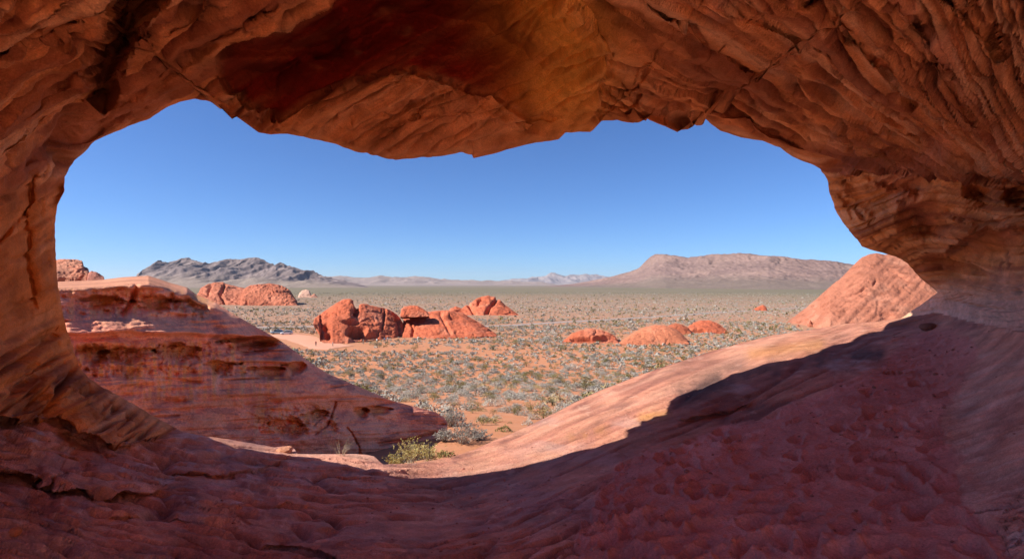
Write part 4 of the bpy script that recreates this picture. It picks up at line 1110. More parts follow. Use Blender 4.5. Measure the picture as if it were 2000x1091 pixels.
rock('sandstone_hill', 'bright orange slickrock hill rising behind the ledge at the right of the mouth',
     [(1538,628),(1556,614),(1575,600),(1600,579),(1625,556),(1645,540),(1660,524),(1672,512),(1684,502),(1698,496),(1712,494),(1728,497),(1745,496),(1775,490),(1810,486),(1860,488),(1910,510),(1950,640)],
     [(1538,630),(1560,640),(1620,646),(1950,648)], [(1538,290),(1620,240),(1950,236)], 55, 300, 160, prof=0.35, mat=M_ROCK, cat='rock hill',
     disp=red_disp(0.9, 0.06, 50.0, feats=rh_f, bedamp=0.55, bedstep=2.2, dip=(-0.75, 0.3)), colf=red_col((0.40, 0.15, 0.09), (0.46, 0.205, 0.13), (0.28, 0.095, 0.055), s=0.06, off=50.0))
for (x0, x1, yt, yb, Yk, lab, o_) in ((1576,1590,624,640,262,'dark pointed boulder at the foot of the orange slickrock hill',1),(1588,1606,630,641,258,'low flat boulder right of the dark pointed boulder',2),
                                 (1556,1562,633,641,262,'small red stone left of the pointed boulder in the scrub',3),(1602,1616,629,638,270,'small boulder against the foot of the slickrock hill',4)):
    xm = x0 * 0.55 + x1 * 0.45
    rock('sandstone_boulder', lab, [(x0, yb - 1), (x0 * .8 + x1 * .2, yt * .5 + yb * .5), (xm, yt), (x0 * .3 + x1 * .7, yt * .75 + yb * .25), (x1, yb - 1)], [(x0, yb), (x1, yb)], Yk, 3.5, 40, 24, prof=0.6, mat=M_ROCK,
         disp=red_disp(0.4, 0.3, 60.0 + o_), colf=red_col((0.40, 0.14, 0.08), s=0.3, off=60.0 + o_))

# ---- mountains
def mt_disp(amp, s, off, rid=1.0):
    def f(PX, PY, P, t):
        w = fbm(P, s * 0.7, 3, off=off + 4)
        Q = np.stack([P[..., 0] + 90 * w, P[..., 1] * 0.30, P[..., 2] * 0.5], -1)
        g = fbm(Q, s, 4, off=off, ridged=True, gain=0.5)
        g2 = fbm(np.stack([P[..., 0], P[..., 1] * 0.25, P[..., 2] * 0.4], -1), s * 4, 3, off=off + 2, ridged=True)
        return amp * ((g - 0.25) + 0.20 * g2) * (0.12 + 0.88 * sstep(0.05, 0.5, t)) * (0.35 + 0.65 * sstep(0.0, 0.12, 1.03 - t))
    return f
def mt_col(a, b, s, off, toe=None):
    def f(PX, PY, P, t):
        n = sstep(-0.3, 0.4, fbm(P, s, 4, off=off))[..., None]
        c = np.array(a) * (1 - n) + np.array(b) * n
        if toe is not None:
            m = sstep(0.45, 0.15, t)[..., None]; c = c * (1 - m) + np.array(toe) * m
        return c
    return f
def conc(p):
    return lambda PX, tc: 1 - (1 - tc) ** p
TOE = (0.26, 0.20, 0.16)
mo = mass('mountain', [(240,556),(262,545),(278,533),(290,526),(308,519),(318,516),(330,518),(345,515),(356,509),(368,508),(380,512),(392,516),(408,520),(418,516),(432,513),(450,509),(470,511),(485,508),(500,507),(512,510),
      (524,515),(540,521),(560,522),(580,527),(600,531),(616,536),(632,542),(645,546),(670,550),(700,556),(730,563)], [(240,563.2),(730,563.2)], 3300, 1700, 330, 100, mat=M_MOUNT,
      disp=mt_disp(85, 0.0036, 3.0), hs=True, colf=mt_col((0.155, 0.118, 0.115), (0.235, 0.18, 0.165), 0.004, 2.0, TOE), Yfun=conc(1.7), taper=0.4)
struct(mo, 'jagged grey brown mountain range on the left horizon')
mo = mass('low_ridge', [(540,558),(560,552),(600,546),(640,541),(665,541),(700,543),(725,542),(746,539),(765,542),(790,542),(812,539),(830,542),(860,546),(900,548),(980,549),(1060,551),(1100,558)], [(540,558.2),(1100,558.2)], 9000, 3000, 260, 50,
      mat=M_MOUNT, disp=mt_disp(60, 0.0018, 13.0), hs=True, colf=mt_col((0.25, 0.19, 0.17), (0.31, 0.24, 0.21), 0.002, 12.0), Yfun=conc(1.5), taper=0.3)
struct(mo, 'low pale ridge along the middle of the horizon')
mo = mass('far_mountain', [(940,557),(960,552),(985,548),(1005,546),(1030,544),(1040,541),(1050,543),(1066,540),(1075,535),(1082,534),(1090,537),(1105,540),(1122,537),(1132,539),(1140,537),(1152,539),(1165,536),(1175,540),(1200,545),(1240,552),(1260,557)],
      [(940,557.2),(1260,557.2)], 22000, 5000, 260, 50, mat=M_MOUNT, disp=mt_disp(170, 0.0009, 23.0), hs=True, colf=mt_col((0.22, 0.18, 0.18), (0.34, 0.28, 0.26), 0.001, 22.0), Yfun=conc(1.5), taper=0.3)
struct(mo, 'bluish far mountains in the gap beside the mesa')
mo = mass('mesa', [(1040,561),(1080,558),(1120,554),(1150,549),(1185,542),(1215,535),(1242,527),(1252,521),(1262,511),(1270,503),(1280,498),(1292,497),(1310,499),(1328,502),(1345,504),(1362,502),(1380,499),(1400,497),(1420,498),(1444,495),(1465,497),(1490,500),
      (1512,501),(1540,504),(1570,508),(1600,509),(1630,512),(1656,517),(1720,524),(1800,535)], [(1040,561.2),(1120,561.2),(1300,563.5),(1500,566),(1800,567)], [(1120,4200),(1300,2900),(1500,2200),(1800,2000)], [(1120,1500),(1800,1500)], 340, 100, mat=M_MOUNT,
      disp=mt_disp(24, 0.011, 43.0), hs=True, colf=mt_col((0.195, 0.127, 0.112), (0.24, 0.157, 0.132), 0.004, 42.0, (0.185, 0.137, 0.11)), taper=0.2,
      Yfun=lambda PX, tc: np.interp(tc, [0, 0.3, 0.72, 0.78, 0.97, 1.0], [0, 0.5, 0.86, 0.89, 0.945, 1.0]))
struct(mo, 'broad pinkish mesa with a cliff band on the right horizon')
#---SECTION4---
# ================================================================== ROAD, LOT, SCRUB, VISITORS
def gz1(x, y): return float(ground_z(np.array([x], float), np.array([y], float))[0])
def on_ground(px_, py_):
    """where the sight line through a picture point meets the plain"""
    dx, dz = (px_ - CX) / F, (HY - py_) / F
    Yv = np.geomspace(12, 3000, 4000)
    z = ground_z(dx * Yv, Yv)
    i = np.argmax(dz * Yv <= z)
    return np.array([dx * Yv[i], Yv[i], z[i]])
def strip(name, pts, width, lift, mat, label):
    P_ = np.array(pts); V = []; n = 120
    tt = np.linspace(0, 1, len(P_)); s = np.linspace(0, 1, n)
    C2 = np.stack([np.interp(s, tt, P_[:, k]) for k in (0, 1)], 1)
    for _ in range(12): C2[1:-1] = (C2[:-2] + 2 * C2[1:-1] + C2[2:]) / 4
    T2 = np.gradient(C2, axis=0); T2 /= np.linalg.norm(T2, axis=1)[:, None]
    Nn2 = np.stack([-T2[:, 1], T2[:, 0]], 1)
    G = np.stack([C2 + Nn2 * width * k for k in np.linspace(-0.5, 0.5, 5)], 1)
    z = ground_z(G[..., 0], G[..., 1]).max(1, keepdims=True) + lift + 0 * G[..., 0]
    z[:, [0, -1]] -= 0.25
    me = to_mesh(name, np.concatenate([G, z[..., None]], -1).reshape(-1, 3), grid_faces(n, 5), True, None)
    if me.polygons[10].normal.z < 0: me.flip_normals()
    return struct(link(name, me, mat), label), C2
road, ROADC = strip('road', [on_ground(*p)[:2] for p in ((470,640),(620,637),(800,636),(960,637),(1050,632),(1110,628),(1170,625),(1300,617),(1460,606),(1620,598))], 7.0, 0.14, plain_mat('worn_asphalt', (0.30, 0.26, 0.24)), 'narrow pale road crossing the plain')
lot_pts = [on_ground(*p)[:2] for p in ((545,653),(580,658),(610,668),(640,676),(670,678))]
lot, LOTC = strip('parking_area', lot_pts, 16.0, 0.10, plain_mat('packed_sand', (0.58, 0.29, 0.19)), 'bare packed sand parking area beside the hollowed rock')

# ---- shrubs
def leaf_cloud(n, rad_, h, leaf, rg, shape='dome', stems=8, open_=0.25, c_leaf=((0.36, 0.35, 0.29), (0.50, 0.48, 0.42)), c_stem=(0.22, 0.17, 0.12), clumps=9):
    V, Fc, Cc = [], [], []
    def quad(a, b, c, d, col):
        k = len(V); V.extend([a, b, c, d]); Fc.append((k, k + 1, k + 2, k + 3)); Cc.extend([col] * 4)
    cl = []; ph0 = rg.uniform(0, 6)
    for i in range(clumps):
        a = rg.uniform(0, 2 * math.pi); q = math.sqrt(rg.uniform(0.02, 1)) * 0.78
        zc = rg.uniform(0.35, 0.8) * (1 - 0.45 * q * q) if shape == 'dome' else rg.uniform(0.35, 0.95)
        cl.append(np.array([math.cos(a) * q * rad_, math.sin(a) * q * rad_, zc * h]))
    for i in range(stems):
        e = cl[i % clumps] * rg.uniform(0.85, 1.15); w = 0.012 * rad_ + 0.006
        s = np.array([e[0] * 0.12, e[1] * 0.12, 0.0]); p = np.array([-e[1], e[0], 0.0]); p = p / (np.linalg.norm(p) + 1e-6) * w
        m = (s + e) / 2 + np.array([e[0], e[1], 0]) * -0.12
        quad(s - p, s + p, m + p * .8, m - p * .8, c_stem); quad(m - p * .8, m + p * .8, e + p * .3, e - p * .3, c_stem)
    for i in range(n):
        if shape == 'dome':        # cushion: a lumpy shell with a little inside it
            a = rg.uniform(0, 2 * math.pi); zz = rg.uniform(0.0, 1.0); q = math.sqrt(max(0, 1 - zz * zz))
            k = (0.80 + 0.16 * math.sin(3 * a + ph0) * q + 0.12 * math.sin(7 * a + 5 * zz)) * rg.uniform(0.72, 1.08)
            p = np.array([math.cos(a) * q * rad_ * k, math.sin(a) * q * rad_ * k, zz * h * k + 0.03])
        else:
            c = cl[rg.integers(0, clumps)]
            off = rg.normal(size=3) * np.array([0.22, 0.22, 0.20]) * rad_
            p = c + off; p[2] = abs(p[2]) + 0.02
        d = rg.normal(size=3); d[2] = abs(d[2]) + 0.2; d /= np.linalg.norm(d)
        u = np.cross(d, rg.normal(size=3)); u /= np.linalg.norm(u) + 1e-9
        L = leaf * rg.uniform(0.6, 1.4)
        k = rg.random(); col = np.array(c_leaf[0]) * (1 - k) + np.array(c_leaf[1]) * k
        quad(p - d * L, p + u * L * 0.45, p + d * L, p - u * L * 0.45, tuple(col))
    return np.array(V), np.array(Fc), np.array(Cc)
def leaf_mat(name, trans=0.15):
    m = bpy.data.materials.new(name); m.use_nodes = True
    n = m.node_tree.nodes; l = m.node_tree.links; bs = n['Principled BSDF']
    a = n.new('ShaderNodeAttribute'); a.attribute_name = 'Col'
    oi = n.new('ShaderNodeObjectInfo')
    mr = n.new('ShaderNodeMapRange'); mr.inputs['To Min'].default_value = 0.75; mr.inputs['To Max'].default_value = 1.2
    l.new(oi.outputs['Random'], mr.inputs['Value'])
    vm = n.new('ShaderNodeVectorMath'); vm.operation = 'SCALE'; l.new(a.outputs['Color'], vm.inputs[0]); l.new(mr.outputs[0], vm.inputs['Scale'])
    l.new(vm.outputs[0], bs.inputs['Base Color']); bs.inputs['Roughness'].default_value = 0.85; bs.inputs['Specular IOR Level'].default_value = 0.1
    return m
M_LEAF = leaf_mat('desert_foliage')
GREY = dict(c_leaf=((0.33, 0.305, 0.25), (0.49, 0.455, 0.39)), c_stem=(0.30, 0.25, 0.20))
OLIVE = dict(c_leaf=((0.14, 0.125, 0.045), (0.24, 0.205, 0.08)), c_stem=(0.16, 0.12, 0.08))
DRY = dict(c_leaf=((0.36, 0.27, 0.14), (0.46, 0.36, 0.19)), c_stem=(0.28, 0.21, 0.14))
rgb = np.random.default_rng(5)
KIND = {
 'grey': ([leaf_cloud(520, 1.0, 0.8, 0.06, rgb, clumps=16, stems=16, **GREY) for _ in range(7)], [leaf_cloud(115, 0.95, 0.8, 0.16, rgb, stems=3, clumps=14, **GREY) for _ in range(6)], [leaf_cloud(34, 0.95, 0.8, 0.29, rgb, stems=0, clumps=10, **GREY) for _ in range(6)], [leaf_cloud(7, 0.9, 0.7, 0.55, rgb, stems=0, clumps=4, **GREY) for _ in range(5)]),
 'olive': ([leaf_cloud(420, 0.85, 1.05, 0.055, rgb, shape='vase', stems=16, clumps=14, **OLIVE) for _ in range(5)], [leaf_cloud(85, 0.85, 1.0, 0.14, rgb, shape='vase', stems=5, clumps=12, **OLIVE) for _ in range(5)], [leaf_cloud(22, 0.9, 1.2, 0.30, rgb, stems=0, **OLIVE) for _ in range(5)], [leaf_cloud(7, 0.8, 1.1, 0.5, rgb, stems=0, clumps=4, **OLIVE) for _ in range(4)]),
 'dry': ([leaf_cloud(300, 0.9, 0.75, 0.06, rgb, stems=18, **DRY) for _ in range(4)], [leaf_cloud(60, 0.9, 0.75, 0.15, rgb, stems=6, **DRY) for _ in range(4)], [leaf_cloud(18, 0.9, 0.75, 0.30, rgb, stems=0, **DRY) for _ in range(4)], [leaf_cloud(6, 0.8, 0.6, 0.5, rgb, stems=0, clumps=4, **DRY) for _ in range(3)]),
}
VIS = [(360,557)] + [p for p in LH_TOP if p[0] > 360] + [(850,868),(790,885),(745,892),(760,905)] + [p for p in RIM[::-1] if p[1] > 625 and p[0] > 760 and p[0] < 1700] + [(1700,557)]
cand = []
for (d0_, d1_, rho) in ((30, 60, 0.30), (60, 130, 0.58), (130, 200, 0.62), (200, 320, 0.36), (320, 500, 0.11), (500, 800, 0.042), (800, 1400, 0.018)):
    n = int(rho * 0.5 * 1.45 * (d1_ ** 2 - d0_ ** 2))
    d_ = np.sqrt(rgb.uniform(d0_ ** 2, d1_ ** 2, n)); a_ = rgb.uniform(-0.72, 0.73, n)
    cand.append(np.stack([d_ * np.sin(a_), d_ * np.cos(a_)], 1))
cand = np.concatenate(cand)
cz = ground_z(cand[:, 0], cand[:, 1])
qx = CX + cand[:, 0] / cand[:, 1] * F; qy = HY - cz / cand[:, 1] * F
ins = pl_dist(qx, qy, VIS, True)
ok = (ins < 22) & ~((np.hypot(cand[:, 0], cand[:, 1]) < 52) & (qx > 1120))
for poly in ROCK_POLY: ok &= pl_dist(qx, qy, poly, True, reach=30) > 1.0
for line, w in ((ROADC, 6.5), (LOTC, 10.0)):
    dmin = np.min(np.hypot(cand[:, None, 0] - line[None, ::4, 0], cand[:, None, 1] - line[None, ::4, 1]), axis=1); ok &= dmin > w
clump = fbm(np.stack([cand[:, 0], cand[:, 1], 0 * cz], -1), 0.045, 3, off=3.0)
bare = np.exp(-(((qx - 760) / 230) ** 2 + ((qy - 680) / 12) ** 2)) + 0.6 * np.exp(-(((qx - 1060) / 90) ** 2 + ((qy - 700) / 22) ** 2))
ok &= rgb.random(len(cz)) < np.clip(0.78 + 1.1 * clump - 0.8 * bare, 0.06, 1.0)
cand, cz, qx, qy, ins = cand[ok], cz[ok], qx[ok], qy[ok], ins[ok]
dist = np.hypot(cand[:, 0], cand[:, 1])
kr = rgb.random(len(cz)) + 0.22 * fbm(np.stack([cand[:, 0], cand[:, 1], 0 * cz], -1), 0.03, 2, off=30.0)
kind = np.where(kr < 0.68, 'grey', np.where(kr < 0.83, 'olive', 'dry'))
size = np.exp(rgb.normal(-0.58, 0.40, len(cz))) * np.where(kind == 'grey', 1.0, 1.05) * np.where(dist > 400, 1.1, 1.0)
rotz = rgb.uniform(0, 6.28, len(cz))
order = np.argsort(-size / dist)
NEAR = {'grey': 300, 'olive': 200, 'dry': 120}
LAB = {'grey': ('grey_shrub', 'rounded grey leaved desert shrub on the orange sand of the near plain', 'shrub', 'grey shrubs on the near plain'),
       'olive': ('creosote_bush', 'upright olive green desert bush among the grey shrubs of the near plain', 'bush', 'olive bushes on the near plain'),
       'dry': ('dry_shrub', 'dry straw yellow shrub among the grey shrubs of the near plain', 'shrub', 'dry yellow shrubs on the near plain')}
meshes = {k: [to_mesh(LAB[k][0], v, f, False, c) for v, f, c in KIND[k][0]] for k in KIND}
for k in meshes:
    for me in meshes[k]: me.materials.append(M_LEAF)
cnt = {k: 0 for k in KIND}; rest = []
for i in order:
    k = str(kind[i])
    if ins[i] < -3 and cnt[k] < NEAR[k]:
        cnt[k] += 1
        nm, lab, cat, grp = LAB[k]
        o = bpy.data.objects.new(nm, meshes[k][int(rgb.integers(0, len(meshes[k])))]); COL.objects.link(o)
        s = float(size[i]); o.location = (cand[i, 0], cand[i, 1], cz[i] - 0.03); o.rotation_euler = (0, 0, rotz[i]); o.scale = (s, s * float(rgb.uniform(0.85, 1.15)), s * float(rgb.uniform(0.8, 1.1)))
        tag(o, lab, cat, grp)
    else: rest.append(i)
VV, FF, CC = [], [], []; base_i = 0
for i in rest:
    lst = KIND[str(kind[i])][0 if dist[i] < 55 else 1 if dist[i] < 130 else 2 if dist[i] < 330 else 3]
    v, f, c = lst[int(rgb.integers(0, len(lst)))]
    ca, sa = math.cos(rotz[i]), math.sin(rotz[i]); s = size[i]
    w = np.empty_like(v); w[:, 0] = (v[:, 0] * ca - v[:, 1] * sa) * s + cand[i, 0]; w[:, 1] = (v[:, 0] * sa + v[:, 1] * ca) * s + cand[i, 1]; w[:, 2] = v[:, 2] * s + cz[i] - 0.03
    VV.append(w); FF.append(f + base_i); CC.append(c * (0.8 + 0.4 * rgb.random())); base_i += len(v)
scrub = link('desert_scrub', to_mesh('desert_scrub', np.concatenate(VV), np.concatenate(FF), False, np.concatenate(CC)), M_LEAF)
scrub['kind'] = 'stuff'; scrub['label'] = 'countless small grey and olive shrubs covering the far plain'; scrub['category'] = 'scrub'
print('shrubs', cnt, len(rest), 'tris', sum(len(f) for f in FF) * 2)

# ---- plants in the wash below the ledge, and on the lip
def sprig(n, rad_, h, rg, c0, c1, leaf=0.0, lean=0.5, w=0.006, twig=3, cl=None):
    V, Fc, Cc = [], [], []
    def quad(a, b, c, d, col):
        k = len(V); V.extend([a, b, c, d]); Fc.append((k, k + 1, k + 2, k + 3)); Cc.extend([col] * 4)
    for i in range(n):
        a = rg.uniform(0, 6.28); q = rg.uniform(0.1, 1) ** 0.7
        b = np.array([math.cos(a), math.sin(a), 0]) * rad_ * 0.22 * q
        tip = np.array([math.cos(a) * rad_ * q, math.sin(a) * rad_ * q, h * rg.uniform(0.6, 1.0) * (1 - lean * 0.5 * q)])
        k = rg.random(); col = tuple(np.array(c0) * (1 - k) + np.array(c1) * k)
        prev = b; side = np.cross(tip - b, rg.normal(size=3)); side /= np.linalg.norm(side)
        for j in range(1, 5):
            t_ = j / 4; p = b + (tip - b) * np.array([t_ ** 1.4, t_ ** 1.4, t_ ** 0.85]) + rg.normal(size=3) * 0.012 * h
            ww = w * (1.15 - t_); w0 = w * (1.15 - t_ + .25)
            quad(prev - side * w0, prev + side * w0, p + side * ww, p - side * ww, col)
            for m in range(twig if j > 1 else 0):
                d = (tip - b) / np.linalg.norm(tip - b) + rg.normal(size=3) * 0.55; d /= np.linalg.norm(d)
                e = p + d * h * rg.uniform(0.06, 0.16)
                quad(p - side * ww * .6, p + side * ww * .6, e + side * ww * .2, e - side * ww * .2, col)
                if leaf:
                    for _ in range(3):
                        lp = p + (e - p) * rg.uniform(0.3, 1.1); ld = rg.normal(size=3); ld[2] = abs(ld[2]) + .5; ld /= np.linalg.norm(ld)
                        lu = np.cross(ld, rg.normal(size=3)); lu /= np.linalg.norm(lu); kk = rg.random()
                        lc = tuple(np.array(cl[0]) * (1 - kk) + np.array(cl[1]) * kk); L = leaf * rg.uniform(.6, 1.4)
                        quad(lp - ld * L, lp + lu * L * .4, lp + ld * L, lp - lu * L * .4, lc)
            prev = p
    return np.array(V), np.array(Fc), np.array(Cc)
rgp = np.random.default_rng(9)
def plant(name, label, cat, loc, vfc, group=None, rz=0.0):
    # woody stems and foliage are two parts; leaves are the quads that pinch to a point at both ends
    V, Fq, Cq = vfc
    isleaf = np.linalg.norm((V[Fq[:, 0]] + V[Fq[:, 2]]) - (V[Fq[:, 1]] + V[Fq[:, 3]]), axis=1) < 1e-6
    if not isleaf.any():
        o = link(name, to_mesh(name, V, Fq, False, Cq), M_LEAF); o.location = loc; o.rotation_euler = (0, 0, rz)
        return tag(o, label, cat, group)
    root = empty(name, loc, rz)
    for nm, sel_ in (('stems', ~isleaf), ('foliage', isleaf)):
        u, inv = np.unique(Fq[sel_], return_inverse=True)
        link(nm, to_mesh(nm, V[u], inv.reshape(-1, 4), False, Cq[u]), M_LEAF, root)
    return tag(root, label, cat, group)
YG = ((0.42, 0.36, 0.11), (0.58, 0.49, 0.22)); GW = ((0.30, 0.28, 0.24), (0.42, 0.39, 0.34))
STRAW = ((0.46, 0.38, 0.27), (0.60, 0.51, 0.38))
for (x_, y_, r_, h_, lab) in ((775, 903, 0.38, 0.42, 'small yellow green brush at the left end of the wash below the ledge'), (803, 900, 0.50, 0.80, 'tall yellow green brush in the middle of the wash below the ledge'),
                              (838, 896, 0.50, 0.66, 'yellow green brush right of the tallest one in the wash')):
    Yw_ = 16.5 + (x_ - 800) * 0.02; Xw_ = (x_ - CX) / F * Yw_; g = (Xw_, Yw_, gz1(Xw_, Yw_) - 0.03); plant('rabbitbrush', lab, 'brush', g, sprig(46, r_, h_, rgp, *STRAW, leaf=0.022, twig=4, cl=YG, w=0.0065, lean=0.25), 'yellow brush in the wash')
for (x_, y_, r_, h_, lab) in ((905, 866, 1.15, 1.15, 'large pale grey twiggy shrub at the foot of the shaded hill'), (882, 832, 1.0, 1.3, 'tall grey shrub behind the tip of the shaded hill'),
                              (868, 862, 0.6, 0.7, 'small pale twiggy shrub tucked against the tip of the shaded hill'), (935, 858, 0.7, 0.6, 'low grey shrub right of the large twiggy one')):
    g = on_ground(x_, y_); plant('twiggy_shrub', lab, 'shrub', g, sprig(70, r_, h_, rgp, (0.26, 0.22, 0.18), (0.40, 0.36, 0.31), leaf=0.042, twig=3, cl=GW, w=0.014, lean=0.9))
for (x_, y_, r_, h_, lab) in ((955, 825, 0.8, 0.35, 'flat olive shrub on the sand near the ledge'), (985, 842, 0.6, 0.35, 'small olive shrub close to the edge of the ledge'), (925, 800, 0.9, 0.5, 'spreading olive shrub above the twiggy shrubs of the wash'),
                              (870, 892, 0.5, 0.25, 'low green shrub at the right end of the wash')):
    g = on_ground(x_, y_); plant('olive_shrub', lab, 'shrub', g, leaf_cloud(260, r_, h_, 0.05, rgp, stems=10, **OLIVE))
i_ = np.unravel_index(np.argmin((px - 665) ** 2 + (py - 888) ** 2), px.shape)
lipz = PA[i_]
plant('dry_grass_tuft', 'thin dry straw tuft on the lit lip of the ledge', 'grass', (lipz[0], lipz[1], lipz[2] - 0.02), sprig(30, 0.24, 0.30, rgp, *STRAW, w=0.0022, twig=2, lean=0.4))

# ---- loose stones in the cave
def stone(px_, py_, sx, sy, sz, seed, label, mat, col):
    j = np.unravel_index(np.argmin((px - px_) ** 2 + (py - py_) ** 2), px.shape); g = PA[j]
    bm = bmesh.new(); bmesh.ops.create_icosphere(bm, subdivisions=4, radius=1.0)
    v = np.array([x.co[:] for x in bm.verts]); f = np.array([[q.index for q in p.verts] for p in bm.faces]); bm.free()
    k = 1 + 0.30 * fbm(v, 0.9, 3, off=seed) + 0.10 * fbm(v, 3.0, 3, off=seed + 3)
    v = np.sign(v) * np.abs(v) ** 0.8 * k[:, None] * np.array([sx, sy, sz])
    o = link('stone', to_mesh('stone', v, f, True, np.zeros((len(v), 3)) + np.array(col)), mat); o.location = (g[0], g[1], g[2] + sz * 0.45); o.rotation_euler = (0, 0, seed)
    return tag(o, label, 'stone')
stone(556, 880, 0.11, 0.10, 0.045, 1.7, 'flat lit block of stone on the left part of the ledge', M_FLOOR, (0.55, 0.25, 0.15))
stone(1812, 643, 0.14, 0.12, 0.07, 4.1, 'dark round stone on the shaded floor at the foot of the right wall', M_FLOOR, (0.22, 0.10, 0.07))
stone(30, 1040, 0.03, 0.025, 0.025, 6.3, 'small orange stone near the lower left corner of the floor', M_FLOOR, (0.52, 0.2, 0.09))

# ---- grit and small stones strewn over the floor
gv, gf, gc = [], [], []
bm = bmesh.new(); bmesh.ops.create_icosphere(bm, subdivisions=1, radius=1.0)
iv = np.array([x.co[:] for x in bm.verts]); fi = np.array([[q.index for q in p.verts] for p in bm.faces]); bm.free()
fsel = np.nonzero(is_floor & (px > 0) & (px < 2000) & (py < 1091) & (t[:, None] > 0.08))
w_p = 0.25 + 1.6 * m_sand[fsel]; w_p = w_p * np.clip(0.5 + 1.6 * n2(px[fsel], py[fsel], 120, octaves=2, off=321.0), 0.05, 2); w_p = w_p * (Yd[fsel] ** 2); w_p /= w_p.sum()
for q_ in rgp.choice(len(fsel[0]), 900, replace=False, p=w_p):
    c_ = PA[:NR][fsel[0][q_], fsel[1][q_]]; r_ = float(np.exp(rgp.normal(-4.95, 0.55)))
    v_ = iv * (1 + 0.35 * rgp.normal(size=(len(iv), 1)) * 0.6) * np.array([1, 0.8, 0.6]) * min(r_, 0.03)
    gv.append(v_ + c_ + np.array([0, 0, 0.25 * r_])); gf.append(fi + len(gf) * len(iv))
    k_ = rgp.random(); gc.append(np.zeros((len(iv), 3)) + np.array((0.34, 0.13, 0.10)) * (1 - k_) + np.array((0.62, 0.34, 0.26)) * k_)
grit = link('grit', to_mesh('grit', np.concatenate(gv), np.concatenate(gf), True, np.concatenate(gc)), M_FLOOR); grit['kind'] = 'stuff'; grit['label'] = 'small stones and grit strewn over the cave floor'

# ---- two parked cars
M_GLASS = plain_mat('car_glass', (0.02, 0.025, 0.03), rough=0.12, spec=0.5)
M_TYRE = plain_mat('tyre_rubber', (0.025, 0.025, 0.025), rough=0.9)
M_RIM = plain_mat('wheel_alloy', (0.45, 0.45, 0.46), rough=0.35, metal=0.8)
M_LAMP = plain_mat('lamp_plastic', (0.75, 0.75, 0.72), rough=0.2)
M_RED = plain_mat('tail_lamp', (0.45, 0.03, 0.03), rough=0.25)
def disc(r, w, n=20):
    a = np.linspace(0, 2 * math.pi, n, endpoint=False)
    bev = [(r * 0.90, -w / 2), (r, -w * 0.36), (r, w * 0.36), (r * 0.90, w / 2)]
    V = [(0, -w / 2, 0)] + [(q * math.cos(t_), y, q * math.sin(t_)) for q, y in bev for t_ in a] + [(0, w / 2, 0)]
    Fs = [(0, 1 + (i + 1) % n, 1 + i) for i in range(n)]
    for k in range(3):
        for i in range(n):
            p, q = 1 + k * n + i, 1 + k * n + (i + 1) % n; Fs += [(p, q, q + n), (p, q + n, p + n)]
    L = len(V) - 1
    Fs += [(L, 1 + 3 * n + i, 1 + 3 * n + (i + 1) % n) for i in range(n)]
    return np.array(V), np.array(Fs)
def car(label, loc, rz, paint):
    c = empty('parked_car', loc, rz); tag(c, label, 'car', 'cars in the parking area')
    # body: cross-sections along the length (x), half width, sill height, shoulder height
    xs = np.array([-2.35, -2.25, -1.9, -1.3, 0.0, 1.2, 1.9, 2.25, 2.38])
    hw = np.array([0.70, 0.84, 0.90, 0.92, 0.93, 0.92, 0.89, 0.80, 0.66]); bot = np.array([0.48, 0.34, 0.28, 0.27, 0.27, 0.27, 0.28, 0.34, 0.46]); topz = np.array([0.92, 1.00, 1.03, 1.02, 1.00, 0.99, 0.93, 0.84, 0.72])
    ring = []
    for x, w, b, tz in zip(xs, hw, bot, topz):
        ring.append([(x, -w * .9, b), (x, -w, b + .12), (x, -w, tz - .16), (x, -w * .93, tz), (x, 0, tz + .03), (x, w * .93, tz), (x, w, tz - .16), (x, w, b + .12), (x, w * .9, b)])
    V = np.array(ring).reshape(-1, 3); link('body', to_mesh('body', V, grid_faces(len(xs), 9, True), True), paint, c)
    # greenhouse and roof
    gx0 = [(-2.05, 1.0), (-1.75, 1.52), (-1.2, 1.62), (0.2, 1.62), (0.55, 1.52), (1.25, 0.99)]
    G = []
    for x, z in gx0:
        w0 = 0.86 if z < 1.1 else 0.72
        G.append([(x, -w0, z), (x, 0, z + (0.02 if z > 1.4 else 0)), (x, w0, z)])
    link('roof', to_mesh('roof', np.array(G)[1:5].reshape(-1, 3) + np.array([0, 0, 0.015]), grid_faces(4, 3), True), paint, c)
    def pane(name, pts):
        me = bpy.data.meshes.new(name); me.from_pydata(pts, [], [tuple(range(len(pts)))]); me.update(); link(name, me, M_GLASS, c)
    pane('windscreen', [(1.25, -.84, 1.0), (1.25, .84, 1.0), (.55, .71, 1.52), (.55, -.71, 1.52)])
    pane('rear_window', [(-2.05, .84, 1.0), (-2.05, -.84, 1.0), (-1.75, -.71, 1.52), (-1.75, .71, 1.52)])
    for s in (-1, 1):
        for (a, b, a2, b2) in ((-1.98, -1.2, -1.72, -1.2), (-1.12, -0.2, -1.12, -0.2), (-0.12, 1.18, -0.12, 0.5)):
            pane('side_window', [(a, s * .87, 1.01), (b, s * .87, 1.01), (b2, s * .725, 1.54), (a2, s * .725, 1.54)])
        for x in (-1.42, 1.42):
            v, f = disc(0.36, 0.24); w = link('wheel', to_mesh('wheel', v, f, False), M_TYRE, c); w.location = (x, s * 0.82, 0.36)
            v, f = disc(0.22, 0.02); r_ = link('rim', to_mesh('rim', v, f, False), M_RIM, w); r_.location = (0, s * 0.125, 0)
        v, f = disc(0.10, 0.05); h = link('headlight', to_mesh('headlight', v, f, False), M_LAMP, c); h.location = (2.27, s * 0.58, 0.70); h.rotation_euler = (0, 0, 1.57); h.scale = (1.5, 1, .8)
        v, f = disc(0.10, 0.05); h = link('tail_light', to_mesh('tail_light', v, f, False), M_RED, c); h.location = (-2.30, s * 0.62, 0.86); h.rotation_euler = (0, 0, 1.57); h.scale = (1.2, 1, 1.2)
    return c
